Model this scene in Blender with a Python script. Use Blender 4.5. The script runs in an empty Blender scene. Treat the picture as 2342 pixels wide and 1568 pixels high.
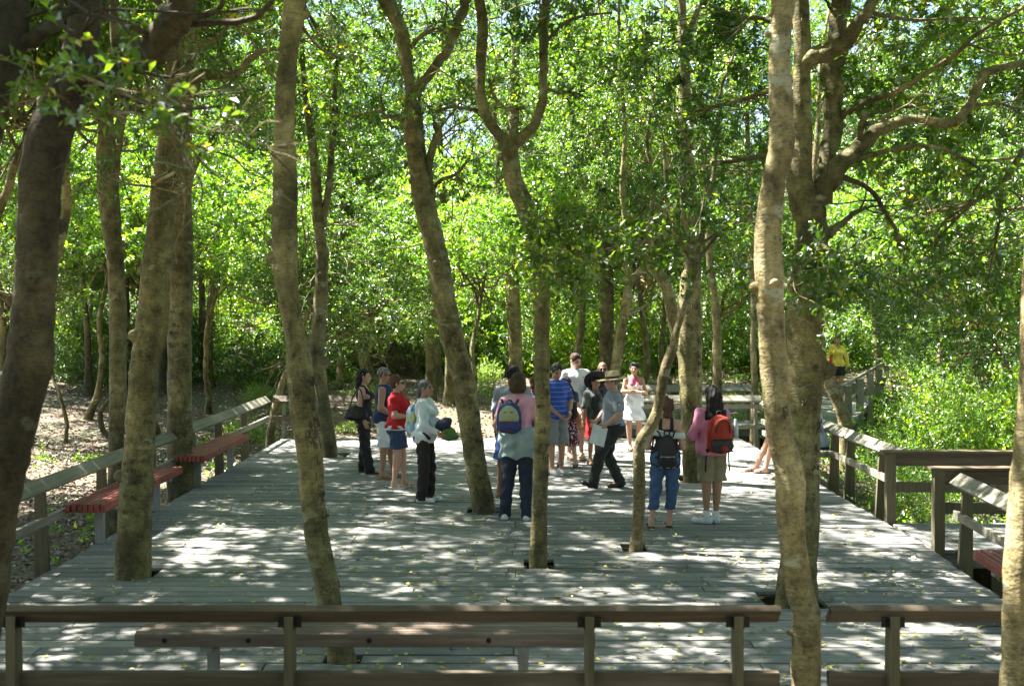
import bpy, math, random
import numpy as np
from mathutils import Vector, Matrix

# ---------------------------------------------------------------- camera, sky, sun, exposure
sc = bpy.context.scene
C = sc.collection
R = math.radians
rng = np.random.default_rng(7)
random.seed(7)
CAMH = 2.6                       # eye height above the deck (the viewer stands on a higher landing)
FPX = 2700.0                     # focal length in units where the picture is 2342 wide
cam = bpy.data.cameras.new("camera")
cam.sensor_width = 36.0
cam.lens = FPX / 2342 * 36.0
cam.shift_y = -84 / 2342
cam.clip_start = 0.05
cam.clip_end = 600
cam.dof.use_dof = True
cam.dof.focus_distance = 16.0
cam.dof.aperture_fstop = 3.2
camo = bpy.data.objects.new("camera", cam)
camo.location = (0, 0, CAMH)
camo.rotation_euler = (R(90), 0, 0)
C.objects.link(camo)
sc.camera = camo

SUN_EL, SUN_AZ = R(58), R(-66)   # azimuth clockwise from +Y: the sun is to the left, a little behind the scene
world = bpy.data.worlds.new("World")
sc.world = world
world.use_nodes = True
wn = world.node_tree
wn.nodes.clear()
sky = wn.nodes.new("ShaderNodeTexSky")
sky.sky_type = 'NISHITA'
sky.sun_disc = False
sky.sun_elevation = SUN_EL
sky.sun_rotation = SUN_AZ
sky.dust_density = 1.5
sky.ozone_density = 1.0
bg = wn.nodes.new("ShaderNodeBackground")
bg.inputs[1].default_value = 0.05
wo = wn.nodes.new("ShaderNodeOutputWorld")
wn.links.new(sky.outputs[0], bg.inputs[0])
wn.links.new(bg.outputs[0], wo.inputs[0])
sl = bpy.data.lights.new("sun", 'SUN')
sl.energy = 5.0
sl.angle = R(0.53)
sl.color = (1.0, 0.95, 0.87)
so = bpy.data.objects.new("sun", sl)
sd = Vector((math.sin(SUN_AZ) * math.cos(SUN_EL), math.cos(SUN_AZ) * math.cos(SUN_EL), math.sin(SUN_EL)))
so.rotation_euler = (-sd).to_track_quat('-Z', 'Y').to_euler()
so.location = (0, 0, 30)
C.objects.link(so)
sc.view_settings.view_transform = 'Standard'
sc.view_settings.look = 'None'
sc.view_settings.exposure = 2.8
sc.view_settings.gamma = 1.0
sc.render.engine = 'CYCLES'
sc.cycles.max_bounces = 5
sc.cycles.diffuse_bounces = 2
sc.cycles.glossy_bounces = 2
sc.cycles.transmission_bounces = 5
sc.cycles.transparent_max_bounces = 6
sc.cycles.use_denoising = True
sc.cycles.sample_clamp_indirect = 6.0

# ---------------------------------------------------------------- helpers
def P(x, y, Z):
    """a point of the place, from where it shows in the survey picture and its measured distance"""
    return np.array(((x - 1171) / FPX * Z, Z, CAMH - (y - 700) / FPX * Z))
def deckZ(y, lvl=0.0):
    return (CAMH - lvl) * FPX / (y - 700)
def sstep(a, b, v):
    t = np.clip((v - a) / (b - a), 0, 1)
    return t * t * (3 - 2 * t)
def ground(X, Y):
    X = np.asarray(X, float); Y = np.asarray(Y, float)
    g = -0.45 + 1.0 * sstep(24, 41, Y) + 1.1 * sstep(45, 75, Y)
    g = g + 0.35 * sstep(-6, -22, X) * sstep(5, 20, Y)
    g = g - 0.75 * sstep(5.5, 9.5, X) * (1 - sstep(30, 38, Y))
    g = g + 0.8 * sstep(12, 26, X)
    g = g + 0.06 * np.sin(X * 1.3 + 1) * np.cos(Y * .9) + 0.1 * np.sin(X * .37 + Y * .29)
    return g
def ground_hit(x, y):
    Z = 6.0
    while Z < 80:
        p = P(x, y, Z)
        if p[2] <= float(ground(p[0], Z)): return Z
        Z += 0.05
    return 80.0

def tag(o, label=None, cat=None, group=None, kind=None):
    if label: o['label'] = label
    if cat: o['category'] = cat
    if group: o['group'] = group
    if kind: o['kind'] = kind
    return o
def thing(name, loc, label, cat, group=None, rz=0.0):
    o = bpy.data.objects.new(name, None)
    o.empty_display_size = 0.2
    o.location = loc; o.rotation_euler = (0, 0, rz)
    C.objects.link(o)
    return tag(o, label, cat, group)

def mesh_np(name, V, F, mats, mi=None, col=None, smooth=True):
    """V (n,3), F list of arrays: each (m,k) with one k"""
    me = bpy.data.meshes.new(name)
    V = np.ascontiguousarray(V, dtype=np.float32)
    if not isinstance(F, (list, tuple)): F = [F]
    F = [np.ascontiguousarray(f, dtype=np.int32) for f in F if len(f)]
    me.vertices.add(len(V)); me.vertices.foreach_set("co", V.ravel())
    lt = np.concatenate([f.ravel() for f in F]); cnt = np.concatenate([np.full(len(f), f.shape[1], np.int32) for f in F])
    st = np.zeros(len(cnt), np.int32); st[1:] = np.cumsum(cnt)[:-1]
    me.loops.add(len(lt)); me.loops.foreach_set("vertex_index", lt)
    me.polygons.add(len(cnt)); me.polygons.foreach_set("loop_start", st)
    if mi is not None: me.polygons.foreach_set("material_index", np.asarray(mi, np.int32))
    me.update(calc_edges=True)
    if smooth: me.polygons.foreach_set("use_smooth", np.ones(len(cnt), bool))
    else: me.polygons.foreach_set("use_smooth", np.zeros(len(cnt), bool))
    if col is not None:
        a = me.color_attributes.new("tone", 'FLOAT_COLOR', 'POINT')
        c = np.ones((len(V), 4), np.float32); c[:, :3] = col
        a.data.foreach_set("color", c.ravel())
    for m in (mats if isinstance(mats, (list, tuple)) else [mats]): me.materials.append(m)
    return me
def link(name, me, parent=None, loc=None):
    o = bpy.data.objects.new(name, me)
    C.objects.link(o)
    if parent is not None: o.parent = parent
    if loc is not None: o.location = loc
    return o

class MB:
    """collects boxes / prisms / tubes for ONE mesh"""
    def __init__(s): s.V = []; s.F4 = []; s.F3 = []; s.n = 0; s.T = []
    def add(s, V, F4=None, F3=None, tone=0.5):
        V = np.asarray(V, float)
        s.V.append(V); s.T.append(np.full(len(V), tone))
        if F4 is not None and len(F4): s.F4.append(np.asarray(F4, int) + s.n)
        if F3 is not None and len(F3): s.F3.append(np.asarray(F3, int) + s.n)
        s.n += len(V)
    def hexa(s, b, t, tone=0.5):
        """bottom 4 pts, top 4 pts (counter-clockwise seen from the top)"""
        F = [(3, 2, 1, 0), (4, 5, 6, 7)] + [(i, (i + 1) % 4, 4 + (i + 1) % 4, 4 + i) for i in range(4)]
        s.add(list(b) + list(t), F, tone=tone)
    def box(s, a, b, tone=0.5, bev=0.0):
        (x0, y0, z0), (x1, y1, z1) = a, b
        if bev <= 0:
            s.hexa([(x0, y0, z0), (x1, y0, z0), (x1, y1, z0), (x0, y1, z0)], [(x0, y0, z1), (x1, y0, z1), (x1, y1, z1), (x0, y1, z1)], tone)
        else:
            e = bev
            V = [(x0 + e, y0 + e, z0), (x1 - e, y0 + e, z0), (x1 - e, y1 - e, z0), (x0 + e, y1 - e, z0)]
            for z in (z0 + e, z1 - e): V += [(x0, y0, z), (x1, y0, z), (x1, y1, z), (x0, y1, z)]
            V += [(x0 + e, y0 + e, z1), (x1 - e, y0 + e, z1), (x1 - e, y1 - e, z1), (x0 + e, y1 - e, z1)]
            F = [(3, 2, 1, 0), (12, 13, 14, 15)]
            for L in (0, 4, 8): F += [(L + i, L + (i + 1) % 4, L + 4 + (i + 1) % 4, L + 4 + i) for i in range(4)]
            s.add(V, F, tone=tone)
    def beam(s, a, b, w, h, roll=0.0, tone=0.5, bev=0.006):
        """a board from a to b; w across, h thick, rolled about its axis"""
        a = Vector(a); b = Vector(b); d = (b - a); L = d.length; d.normalize()
        up = Vector((0, 0, 1)) if abs(d.z) < .95 else Vector((0, 1, 0))
        r = d.cross(up).normalized(); u = r.cross(d).normalized()
        r2 = r * math.cos(roll) + u * math.sin(roll); u2 = -r * math.sin(roll) + u * math.cos(roll)
        t = MB(); t.box((-w / 2, 0, -h / 2), (w / 2, L, h / 2), bev=bev)
        V = t.V[0]; M = np.array([list(r2), list(d), list(u2)])
        s.add(V @ M + np.array(a), t.F4[0], tone=tone)
    def tube(s, pts, rad, n=8, cap=True, tone=0.5):
        V, F4, F3 = tube_geo(pts, rad, n, cap)
        s.add(V, F4, F3, tone)
    def build(s, name, mat, parent=None, smooth=False, loc=None):
        V = np.concatenate(s.V); T = np.concatenate(s.T)
        F = []
        if s.F4: F.append(np.concatenate(s.F4))
        if s.F3: F.append(np.concatenate(s.F3))
        me = mesh_np(name, V, F, mat, col=np.repeat(T[:, None], 3, 1), smooth=smooth)
        return link(name, me, parent, loc)

def catmull(pts, per=4):
    p = np.asarray(pts, float)
    p = np.vstack([2 * p[0] - p[1], p, 2 * p[-1] - p[-2]])
    out = []
    for i in range(1, len(p) - 2):
        for k in range(per):
            t = k / per
            out.append(.5 * ((2 * p[i]) + (-p[i - 1] + p[i + 1]) * t + (2 * p[i - 1] - 5 * p[i] + 4 * p[i + 1] - p[i + 2]) * t * t
                             + (-p[i - 1] + 3 * p[i] - 3 * p[i + 1] + p[i + 2]) * t ** 3))
    out.append(p[-2])
    return np.array(out)
def tube_geo(pts, rad, n=8, cap=True, rough=0.0, seed=0):
    p = np.asarray(pts, float); m = len(p)
    rad = np.broadcast_to(np.asarray(rad, float), (m,))
    d = np.gradient(p, axis=0); d /= np.linalg.norm(d, axis=1)[:, None] + 1e-9
    ref = np.array((0.13, 1, 0.07)) if abs(d[0][1]) < .9 else np.array((1, 0, 0.1))
    a = np.cross(d, ref); a /= np.linalg.norm(a, axis=1)[:, None] + 1e-9
    b = np.cross(a, d)
    th = np.arange(n) / n * 2 * np.pi
    rr = rad[:, None] * np.ones((1, n))
    if rough > 0:
        r_ = np.random.default_rng(seed)
        s_ = np.arange(m)[:, None] * .9
        q = np.zeros((m, n))
        for k in range(1, 5):
            for j in range(3):
                q += r_.normal() / (k + .5) * np.sin(k * th[None, :] + r_.uniform(0, 6.28) + s_ * r_.uniform(-.5, .5))
        rr = rr * (1 + rough * q)
    V = p[:, None, :] + rr[:, :, None] * (np.cos(th)[None, :, None] * a[:, None, :] + np.sin(th)[None, :, None] * b[:, None, :])
    V = V.reshape(-1, 3)
    i = np.arange(m - 1)[:, None] * n; j = np.arange(n)[None, :]; jn = (j + 1) % n
    F4 = np.stack([i + j, i + jn, i + n + jn, i + n + j], -1).reshape(-1, 4)
    F3 = None
    if cap:
        V = np.vstack([V, p[0], p[-1]]); c0 = m * n; c1 = c0 + 1
        j = np.arange(n); jn = (j + 1) % n
        F3 = np.vstack([np.stack([np.full(n, c0), jn, j], 1), np.stack([np.full(n, c1), (m - 1) * n + j, (m - 1) * n + jn], 1)])
    return V, F4, F3

# ---------------------------------------------------------------- materials
def newmat(name):
    m = bpy.data.materials.new(name); m.use_nodes = True
    nt = m.node_tree; b = nt.nodes["Principled BSDF"]
    return m, nt, b
def N(nt, t, **kw):
    n = nt.nodes.new(t)
    for k, v in kw.items():
        if k.startswith("i_"): n.inputs[int(k[2:])].default_value = v
        else: setattr(n, k, v)
    return n
def noise(nt, vec, scale, detail=4, rough=.6, mapscale=None):
    if mapscale is not None:
        mp = N(nt, "ShaderNodeMapping"); mp.inputs[3].default_value = mapscale
        nt.links.new(vec, mp.inputs[0]); vec = mp.outputs[0]
    n = N(nt, "ShaderNodeTexNoise"); n.inputs["Scale"].default_value = scale
    n.inputs["Detail"].default_value = detail; n.inputs["Roughness"].default_value = rough
    nt.links.new(vec, n.inputs["Vector"]); return n.outputs[0]
def ramp(nt, fac, stops, interp='LINEAR'):
    r = N(nt, "ShaderNodeValToRGB"); r.color_ramp.interpolation = interp
    e = r.color_ramp.elements
    while len(e) < len(stops): e.new(.5)
    for q, (p, c) in zip(e, stops):
        q.position = p; q.color = (*c, 1) if len(c) == 3 else c
    nt.links.new(fac, r.inputs[0]); return r.outputs[0]
def mixc(nt, f, a, b, mode='MIX'):
    m = N(nt, "ShaderNodeMix", data_type='RGBA', blend_type=mode)
    for s, v in ((m.inputs[0], f), (m.inputs[6], a), (m.inputs[7], b)):
        if isinstance(v, (int, float)): s.default_value = v
        elif isinstance(v, tuple): s.default_value = (*v, 1) if len(v) == 3 else v
        else: nt.links.new(v, s)
    return m.outputs[2]
def bump(nt, b, h, strength=.4, dist=.01):
    n = N(nt, "ShaderNodeBump"); n.inputs["Strength"].default_value = strength; n.inputs["Distance"].default_value = dist
    nt.links.new(h, n.inputs["Height"]); nt.links.new(n.outputs[0], b.inputs["Normal"])

def tonecol(nt):
    a = N(nt, "ShaderNodeAttribute", attribute_name="tone")
    return a
def mat_leaf(name, dark, mid, light, odd, trans=.42, gloss=.06, rough=.48):
    m = bpy.data.materials.new(name); m.use_nodes = True; nt = m.node_tree; nt.nodes.clear()
    a = tonecol(nt)
    sp = N(nt, "ShaderNodeSeparateColor"); nt.links.new(a.outputs["Color"], sp.inputs[0])
    oi = N(nt, "ShaderNodeObjectInfo"); ad = N(nt, "ShaderNodeMath", operation='MULTIPLY_ADD'); nt.links.new(oi.outputs["Random"], ad.inputs[0]); ad.inputs[1].default_value = .34; ad.inputs[2].default_value = -.17
    sm = N(nt, "ShaderNodeMath", operation='ADD'); nt.links.new(ad.outputs[0], sm.inputs[0]); nt.links.new(sp.outputs[0], sm.inputs[1])
    c = ramp(nt, sm.outputs[0], [(0, dark), (.5, mid), (.9, light), (.97, odd)])
    d = N(nt, "ShaderNodeBsdfDiffuse"); nt.links.new(c, d.inputs[0])
    t = N(nt, "ShaderNodeBsdfTranslucent")
    tc = mixc(nt, 1.0, c, (2.7, 2.8, .65), 'MULTIPLY'); nt.links.new(tc, t.inputs[0])
    mx = N(nt, "ShaderNodeMixShader"); mx.inputs[0].default_value = trans
    nt.links.new(d.outputs[0], mx.inputs[1]); nt.links.new(t.outputs[0], mx.inputs[2])
    g = N(nt, "ShaderNodeBsdfGlossy"); g.inputs[0].default_value = (.95, 1, 1, 1); g.inputs[1].default_value = rough
    fr = N(nt, "ShaderNodeFresnel"); fr.inputs[0].default_value = 1.45
    mt = N(nt, "ShaderNodeMath", operation='MULTIPLY_ADD'); nt.links.new(fr.outputs[0], mt.inputs[0]); mt.inputs[1].default_value = .22; mt.inputs[2].default_value = gloss * .25
    m2 = N(nt, "ShaderNodeMixShader"); nt.links.new(mt.outputs[0], m2.inputs[0])
    nt.links.new(mx.outputs[0], m2.inputs[1]); nt.links.new(g.outputs[0], m2.inputs[2])
    o = N(nt, "ShaderNodeOutputMaterial"); nt.links.new(m2.outputs[0], o.inputs[0])
    return m
LEAF = mat_leaf("holly_leaf", (.026, .066, .010), (.055, .11, .014), (.12, .18, .022), (.34, .28, .03), trans=.6)
LEAF2 = mat_leaf("young_leaf", (.05, .115, .016), (.10, .19, .026), (.22, .32, .05), (.46, .42, .06), trans=.6)
LEAFD = mat_leaf("shade_leaf", (.024, .058, .010), (.046, .095, .014), (.09, .15, .022), (.25, .23, .03), trans=.55)
def mat_litter():
    m, nt, b = newmat("litter_leaf"); a = tonecol(nt)
    sp = N(nt, "ShaderNodeSeparateColor"); nt.links.new(a.outputs["Color"], sp.inputs[0])
    c = ramp(nt, sp.outputs[0], [(0, (.06, .043, .028)), (.4, (.155, .12, .08)), (.75, (.30, .25, .185)), (.9, (.50, .44, .35)), (1, (.12, .2, .04))])
    nt.links.new(c, b.inputs[0]); b.inputs["Roughness"].default_value = .6
    return m
LITTER = mat_litter()
def mat_fallen():
    m, nt, b = newmat("fallen_leaf"); a = tonecol(nt)
    sp = N(nt, "ShaderNodeSeparateColor"); nt.links.new(a.outputs["Color"], sp.inputs[0])
    c = ramp(nt, sp.outputs[0], [(0, (.16, .10, .03)), (.3, (.30, .33, .05)), (.7, (.50, .48, .08)), (1, (.62, .50, .14))])
    nt.links.new(c, b.inputs[0]); b.inputs["Roughness"].default_value = .5
    return m
FALLEN = mat_fallen()

def mat_bark(name, base, dark, light, lichen=(.30, .33, .25), lich=.62):
    m, nt, b = newmat(name)
    co = N(nt, "ShaderNodeTexCoord").outputs["Object"]
    n1 = noise(nt, co, 2.2, 5, .6, (1, 1, .8))
    c1 = ramp(nt, n1, [(.36, dark), (.5, base), (.64, light)])
    n2 = noise(nt, co, 10, 7, .72, (1, 1, .75))
    c2 = mixc(nt, 1.0, c1, ramp(nt, n2, [(.32, (.26, .23, .19)), (.46, (.9, .9, .88)), (.68, (1.6, 1.58, 1.5))]), 'MULTIPLY')
    n3 = noise(nt, co, 3.1, 3, .5, (1, 1, 1.6))
    f3 = ramp(nt, n3, [(lich, (0, 0, 0)), (lich + .04, (.8, .8, .8))])
    c3 = mixc(nt, f3, c2, lichen)
    n4 = noise(nt, co, 21, 4, .65, (1, 1, 1.7))
    f4 = ramp(nt, n4, [(.60, (0, 0, 0)), (.68, (.75, .75, .75))])
    c4 = mixc(nt, f4, c3, tuple(v * .45 for v in dark))
    n5 = noise(nt, co, 7, 3, .55, (1, 1, 5.5))
    c5 = mixc(nt, 1.0, c4, ramp(nt, n5, [(.455, (1, 1, 1)), (.48, (.5, .47, .42)), (.50, (1.12, 1.1, 1.05)), (.535, (1, 1, 1)), (.60, (.62, .6, .56)), (.63, (1, 1, 1))]), 'MULTIPLY')
    n6 = noise(nt, co, 1.1, 2, .5); c5 = mixc(nt, 1.0, c5, ramp(nt, n6, [(.38, (.72, .74, .70)), (.6, (1.22, 1.18, 1.12))]), 'MULTIPLY')
    oi = N(nt, "ShaderNodeObjectInfo"); c6 = mixc(nt, 1.0, c5, ramp(nt, oi.outputs["Random"], [(0, (.80, .82, .84)), (.5, (1, 1, 1)), (1, (1.18, 1.17, 1.08))]), 'MULTIPLY')
    nt.links.new(c6, b.inputs[0]); b.inputs["Roughness"].default_value = .85
    hh = mixc(nt, .5, mixc(nt, .5, n2, n5), n4); bump(nt, b, hh, .9, .03)
    return m
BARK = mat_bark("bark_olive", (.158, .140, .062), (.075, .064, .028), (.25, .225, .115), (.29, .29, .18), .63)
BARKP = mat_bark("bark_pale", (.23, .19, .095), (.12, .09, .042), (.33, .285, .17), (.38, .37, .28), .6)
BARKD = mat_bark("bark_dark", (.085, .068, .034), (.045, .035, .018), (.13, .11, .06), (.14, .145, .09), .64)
CARVE = newmat("carved_bark")[0]; CARVE.node_tree.nodes["Principled BSDF"].inputs[0].default_value = (.06, .046, .026, 1)

def mat_wood(name, a, c, d, grain_axis=0, rough=.75, moss=None, wear=None):
    m, nt, b = newmat(name)
    co = N(nt, "ShaderNodeTexCoord").outputs["Object"]
    ms = [14, 14, 14]; ms[grain_axis] = .8
    n1 = noise(nt, co, 2.0, 6, .65, tuple(ms))
    at = tonecol(nt); sp = N(nt, "ShaderNodeSeparateColor"); nt.links.new(at.outputs["Color"], sp.inputs[0])
    col = ramp(nt, n1, [(.25, a), (.5, c), (.8, d)])
    col = mixc(nt, 1.0, col, ramp(nt, sp.outputs[0], [(0, (.55, .56, .56)), (.5, (1, 1, 1)), (1, (1.3, 1.27, 1.22))]), 'MULTIPLY')
    n2 = noise(nt, co, .9, 4, .6)
    col = mixc(nt, 1.0, col, ramp(nt, n2, [(.3, (.74, .76, .74)), (.6, (1.08, 1.06, 1.04))]), 'MULTIPLY')
    if moss:
        n3 = noise(nt, co, 1.7, 5, .7)
        col = mixc(nt, ramp(nt, n3, [(.5, (0, 0, 0)), (.7, (.6, .6, .6))]), col, moss)
    if wear:
        n4 = noise(nt, co, 7, 6, .75, tuple(3 if m_ > 1 else 1 for m_ in ms))
        col = mixc(nt, ramp(nt, n4, [(.56, (0, 0, 0)), (.63, (.9, .9, .9))]), col, wear)
    nt.links.new(col, b.inputs[0]); b.inputs["Roughness"].default_value = rough
    bump(nt, b, n1, .35, .006)
    return m
DECK = mat_wood("deck_plank", (.138, .142, .134), (.212, .214, .206), (.31, .305, .292), 0)
DECKY = mat_wood("walkway_plank", (.138, .142, .134), (.212, .214, .206), (.31, .305, .292), 1)
RAILX = mat_wood("rail_wood_across", (.055, .040, .025), (.105, .080, .050), (.19, .155, .11), 0)
RAILY = mat_wood("rail_wood_along", (.15, .142, .105), (.235, .222, .175), (.34, .325, .265), 1)
POSTW = mat_wood("post_wood", (.07, .06, .035), (.12, .105, .06), (.18, .155, .095), 2)
BENCHB = mat_wood("bench_wood_brown", (.11, .078, .056), (.18, .13, .098), (.32, .265, .22), 0)
BENCHR = mat_wood("bench_paint_red", (.155, .027, .023), (.24, .046, .037), (.38, .14, .11), 1, .6, None, (.24, .17, .13))
BENCHG = mat_wood("bench_wood_grey", (.09, .09, .075), (.15, .145, .12), (.24, .23, .20), 1)
LEGG = mat_wood("bench_leg_grey", (.20, .21, .21), (.27, .28, .28), (.34, .35, .35), 2)
def flat(name, c, rough=.6, metal=0.0):
    m, nt, b = newmat(name)
    co = N(nt, "ShaderNodeTexCoord").outputs["Object"]
    n1 = noise(nt, co, 14, 3, .5)
    col = mixc(nt, 1.0, (*c, 1), ramp(nt, n1, [(.3, (.82, .82, .82)), (.7, (1.12, 1.12, 1.12))]), 'MULTIPLY')
    nt.links.new(col, b.inputs[0]); b.inputs["Roughness"].default_value = rough; b.inputs["Metallic"].default_value = metal
    return m
def mat_ground():
    m, nt, b = newmat("forest_floor")
    co = N(nt, "ShaderNodeTexCoord").outputs["Object"]
    n1 = noise(nt, co, 11, 8, .75); n2 = noise(nt, co, .55, 4, .6); n3 = noise(nt, co, 40, 3, .6)
    c = ramp(nt, n1, [(.3, (.045, .033, .022)), (.5, (.13, .098, .066)), (.7, (.24, .19, .135))])
    c = mixc(nt, ramp(nt, n3, [(.55, (0, 0, 0)), (.66, (.7, .7, .7))]), c, (.33, .25, .17))
    c = mixc(nt, ramp(nt, n2, [(.5, (0, 0, 0)), (.62, (.5, .5, .5))]), c, (.05, .085, .025))
    nt.links.new(c, b.inputs[0]); b.inputs["Roughness"].default_value = .9
    bump(nt, b, n1, .8, .05)
    return m
GROUND = mat_ground()

# ---------------------------------------------------------------- the ground and the deck
def build_ground():
    def axis(a, b, lo, hi, n1, n2):
        return np.concatenate([np.linspace(-250, a, n2, endpoint=False), np.linspace(a, b, n1, endpoint=False), np.linspace(b, 250, n2)])
    xs = axis(-32, 32, 0, 0, 110, 12); ys = np.concatenate([np.linspace(-60, -4, 10, endpoint=False), np.linspace(-4, 75, 130, endpoint=False), np.linspace(75, 400, 14)])
    X, Y = np.meshgrid(xs, ys)
    V = np.stack([X, Y, ground(X, Y)], -1).reshape(-1, 3)
    n, m = len(xs), len(ys)
    i = np.arange(m - 1)[:, None] * n; j = np.arange(n - 1)[None, :]
    F = np.stack([i + j, i + j + 1, i + n + j + 1, i + n + j], -1).reshape(-1, 4)
    tag(link("ground", mesh_np("ground", V, F, GROUND)), kind='structure')
build_ground()

HOLES = []     # (x0, x1, y0, y1) openings left in the deck round the trunks
for (x0, x1, ya, yb) in [(250, 342, 1302, 1322), (738, 822, 1490, 1514), (1200, 1268, 1281, 1297), (1425, 1482, 1246, 1257),
                         (1068, 1148, 1160, 1173), (1755, 1892, 1358, 1385), (1558, 1612, 1085, 1101), (733, 790, 1036, 1045)]:
    Za, Zb = deckZ(yb), deckZ(ya); s = 2700.0
    HOLES.append(((x0 - 1171) / s * Za, (x1 - 1171) / s * Za, Za, Zb))
HOLES.append((1.42, 1.92, 6.75, 7.25))
def planks(name, xr, yr, pitch, mat, holes=(), edge=None, thick=.04, joint=3.6, z=0.0, seed=3, kind='structure', gap=.026):
    r = random.Random(seed); mb = MB(); y = yr[0]
    while y < yr[1]:
        x0, x1 = xr
        if edge: x1 = edge(y)
        x0 += r.uniform(-.02, .015); x1 += r.uniform(-.015, .02)
        segs = [(x0, x1)]
        for (a, b, c, d) in holes:
            if c < y + pitch * .6 and d > y + pitch * .4:
                ns = []
                for (p, q) in segs:
                    if a > p and a < q: ns.append((p, a)); 
                    if b > p and b < q: ns.append((b, q))
                    if not (a > p and a < q) and not (b > p and b < q): ns.append((p, q))
                segs = ns
        off = r.choice([0, joint / 2]) + r.uniform(-.05, .05)
        for (p, q) in segs:
            cuts = [p]; k = math.ceil((p - off) / joint)
            while off + k * joint < q - .3:
                if off + k * joint > p + .3: cuts.append(off + k * joint)
                k += 1
            cuts.append(q)
            for u, v in zip(cuts, cuts[1:]):
                t = min(1, max(0, r.gauss(.5, .27))); dz = r.uniform(-.003, .003)
                mb.box((u + .004, y + gap / 2, z - thick + dz), (v - .004, y + pitch - gap / 2, z + dz), tone=t, bev=.005)
        y += pitch
    return tag(mb.build(name, mat), kind=kind)
def right_edge(y):
    return 4.50 if y > 12.6 else 4.50 - (12.6 - y) * .065
planks("deck", (-4.55, 4.5), (7.05, 23.15), .196, DECK, HOLES, right_edge)
mb = MB()                                   # joists and rim boards under the planks
for x in np.arange(-4.3, 4.4, .61): 
    if not any(a - .02 < x < b + .02 for a, b, c, d in HOLES): mb.box((x, 7.1, -.24), (x + .04, 23.1, -.046))
mb.box((-4.52, 7.05, -.26), (-4.47, 23.15, -.045)); mb.box((-4.46, 23.05, -.26), (4.45, 23.10, -.045))
tag(mb.build("deck_joists", POSTW), kind='structure')
def walkway(name, a, b, width, z=0.0, z2=None, mat=DECKY, seed=5):
    """boards laid across the way from a to b"""
    z2 = z if z2 is None else z2
    r = random.Random(seed); mb = MB()
    d = Vector((b[0] - a[0], b[1] - a[1])); L = d.length; d.normalize(); n = Vector((-d.y, d.x)); t = 0.0
    while t < L - .1:
        zz = z + (z2 - z) * t / L
        q = [(t + .004, -width / 2 + r.uniform(-.02, .02)), (t + .186, -width / 2 + r.uniform(-.02, .02)), (t + .186, width / 2), (t + .004, width / 2)]
        pts = [(a[0] + d.x * u + n.x * v, a[1] + d.y * u + n.y * v) for u, v in q]
        mb.hexa([(x, y, zz - .04) for x, y in pts], [(x, y, zz) for x, y in pts], tone=min(1, max(0, r.gauss(.5, .2))))
        t += .19
    for s in (-1, 1):
        v = s * (width / 2 - .08)
        mb.beam((a[0] + n.x * v, a[1] + n.y * v, z - .13), (b[0] + n.x * v, b[1] + n.y * v, z2 - .13), .05, .16, tone=.2)
    return tag(mb.build(name, mat), kind='structure')
walkway("side_walkway", (4.56, 13.42), (15.5, 13.42), 1.56, -.006)
walkway("back_walkway", (1.2, 26.2), (6.6, 26.2), 1.5, 0.0, seed=8)
walkway("path_walkway", (6.65, 26.15), (10.75, 37.1), 1.62, -.005, .02, seed=9)
walkway("path_walkway", (10.3, 37.6), (4.0, 41.0), 1.6, .06, .35, seed=10)
mb = MB()                                   # bearers and short stumps carrying the walkways
for (x, y) in [(1.4, 25.6), (3.2, 25.6), (5.0, 25.6), (7.6, 27.0), (8.7, 30.2), (9.9, 33.4), (5.2, 12.8), (7.0, 12.8), (9, 12.8)]:
    mb.box((x, y, float(ground(x, y)) - .2), (x + .12, y + .12, -.05))
tag(mb.build("walkway_supports", POSTW), kind='structure')

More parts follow.
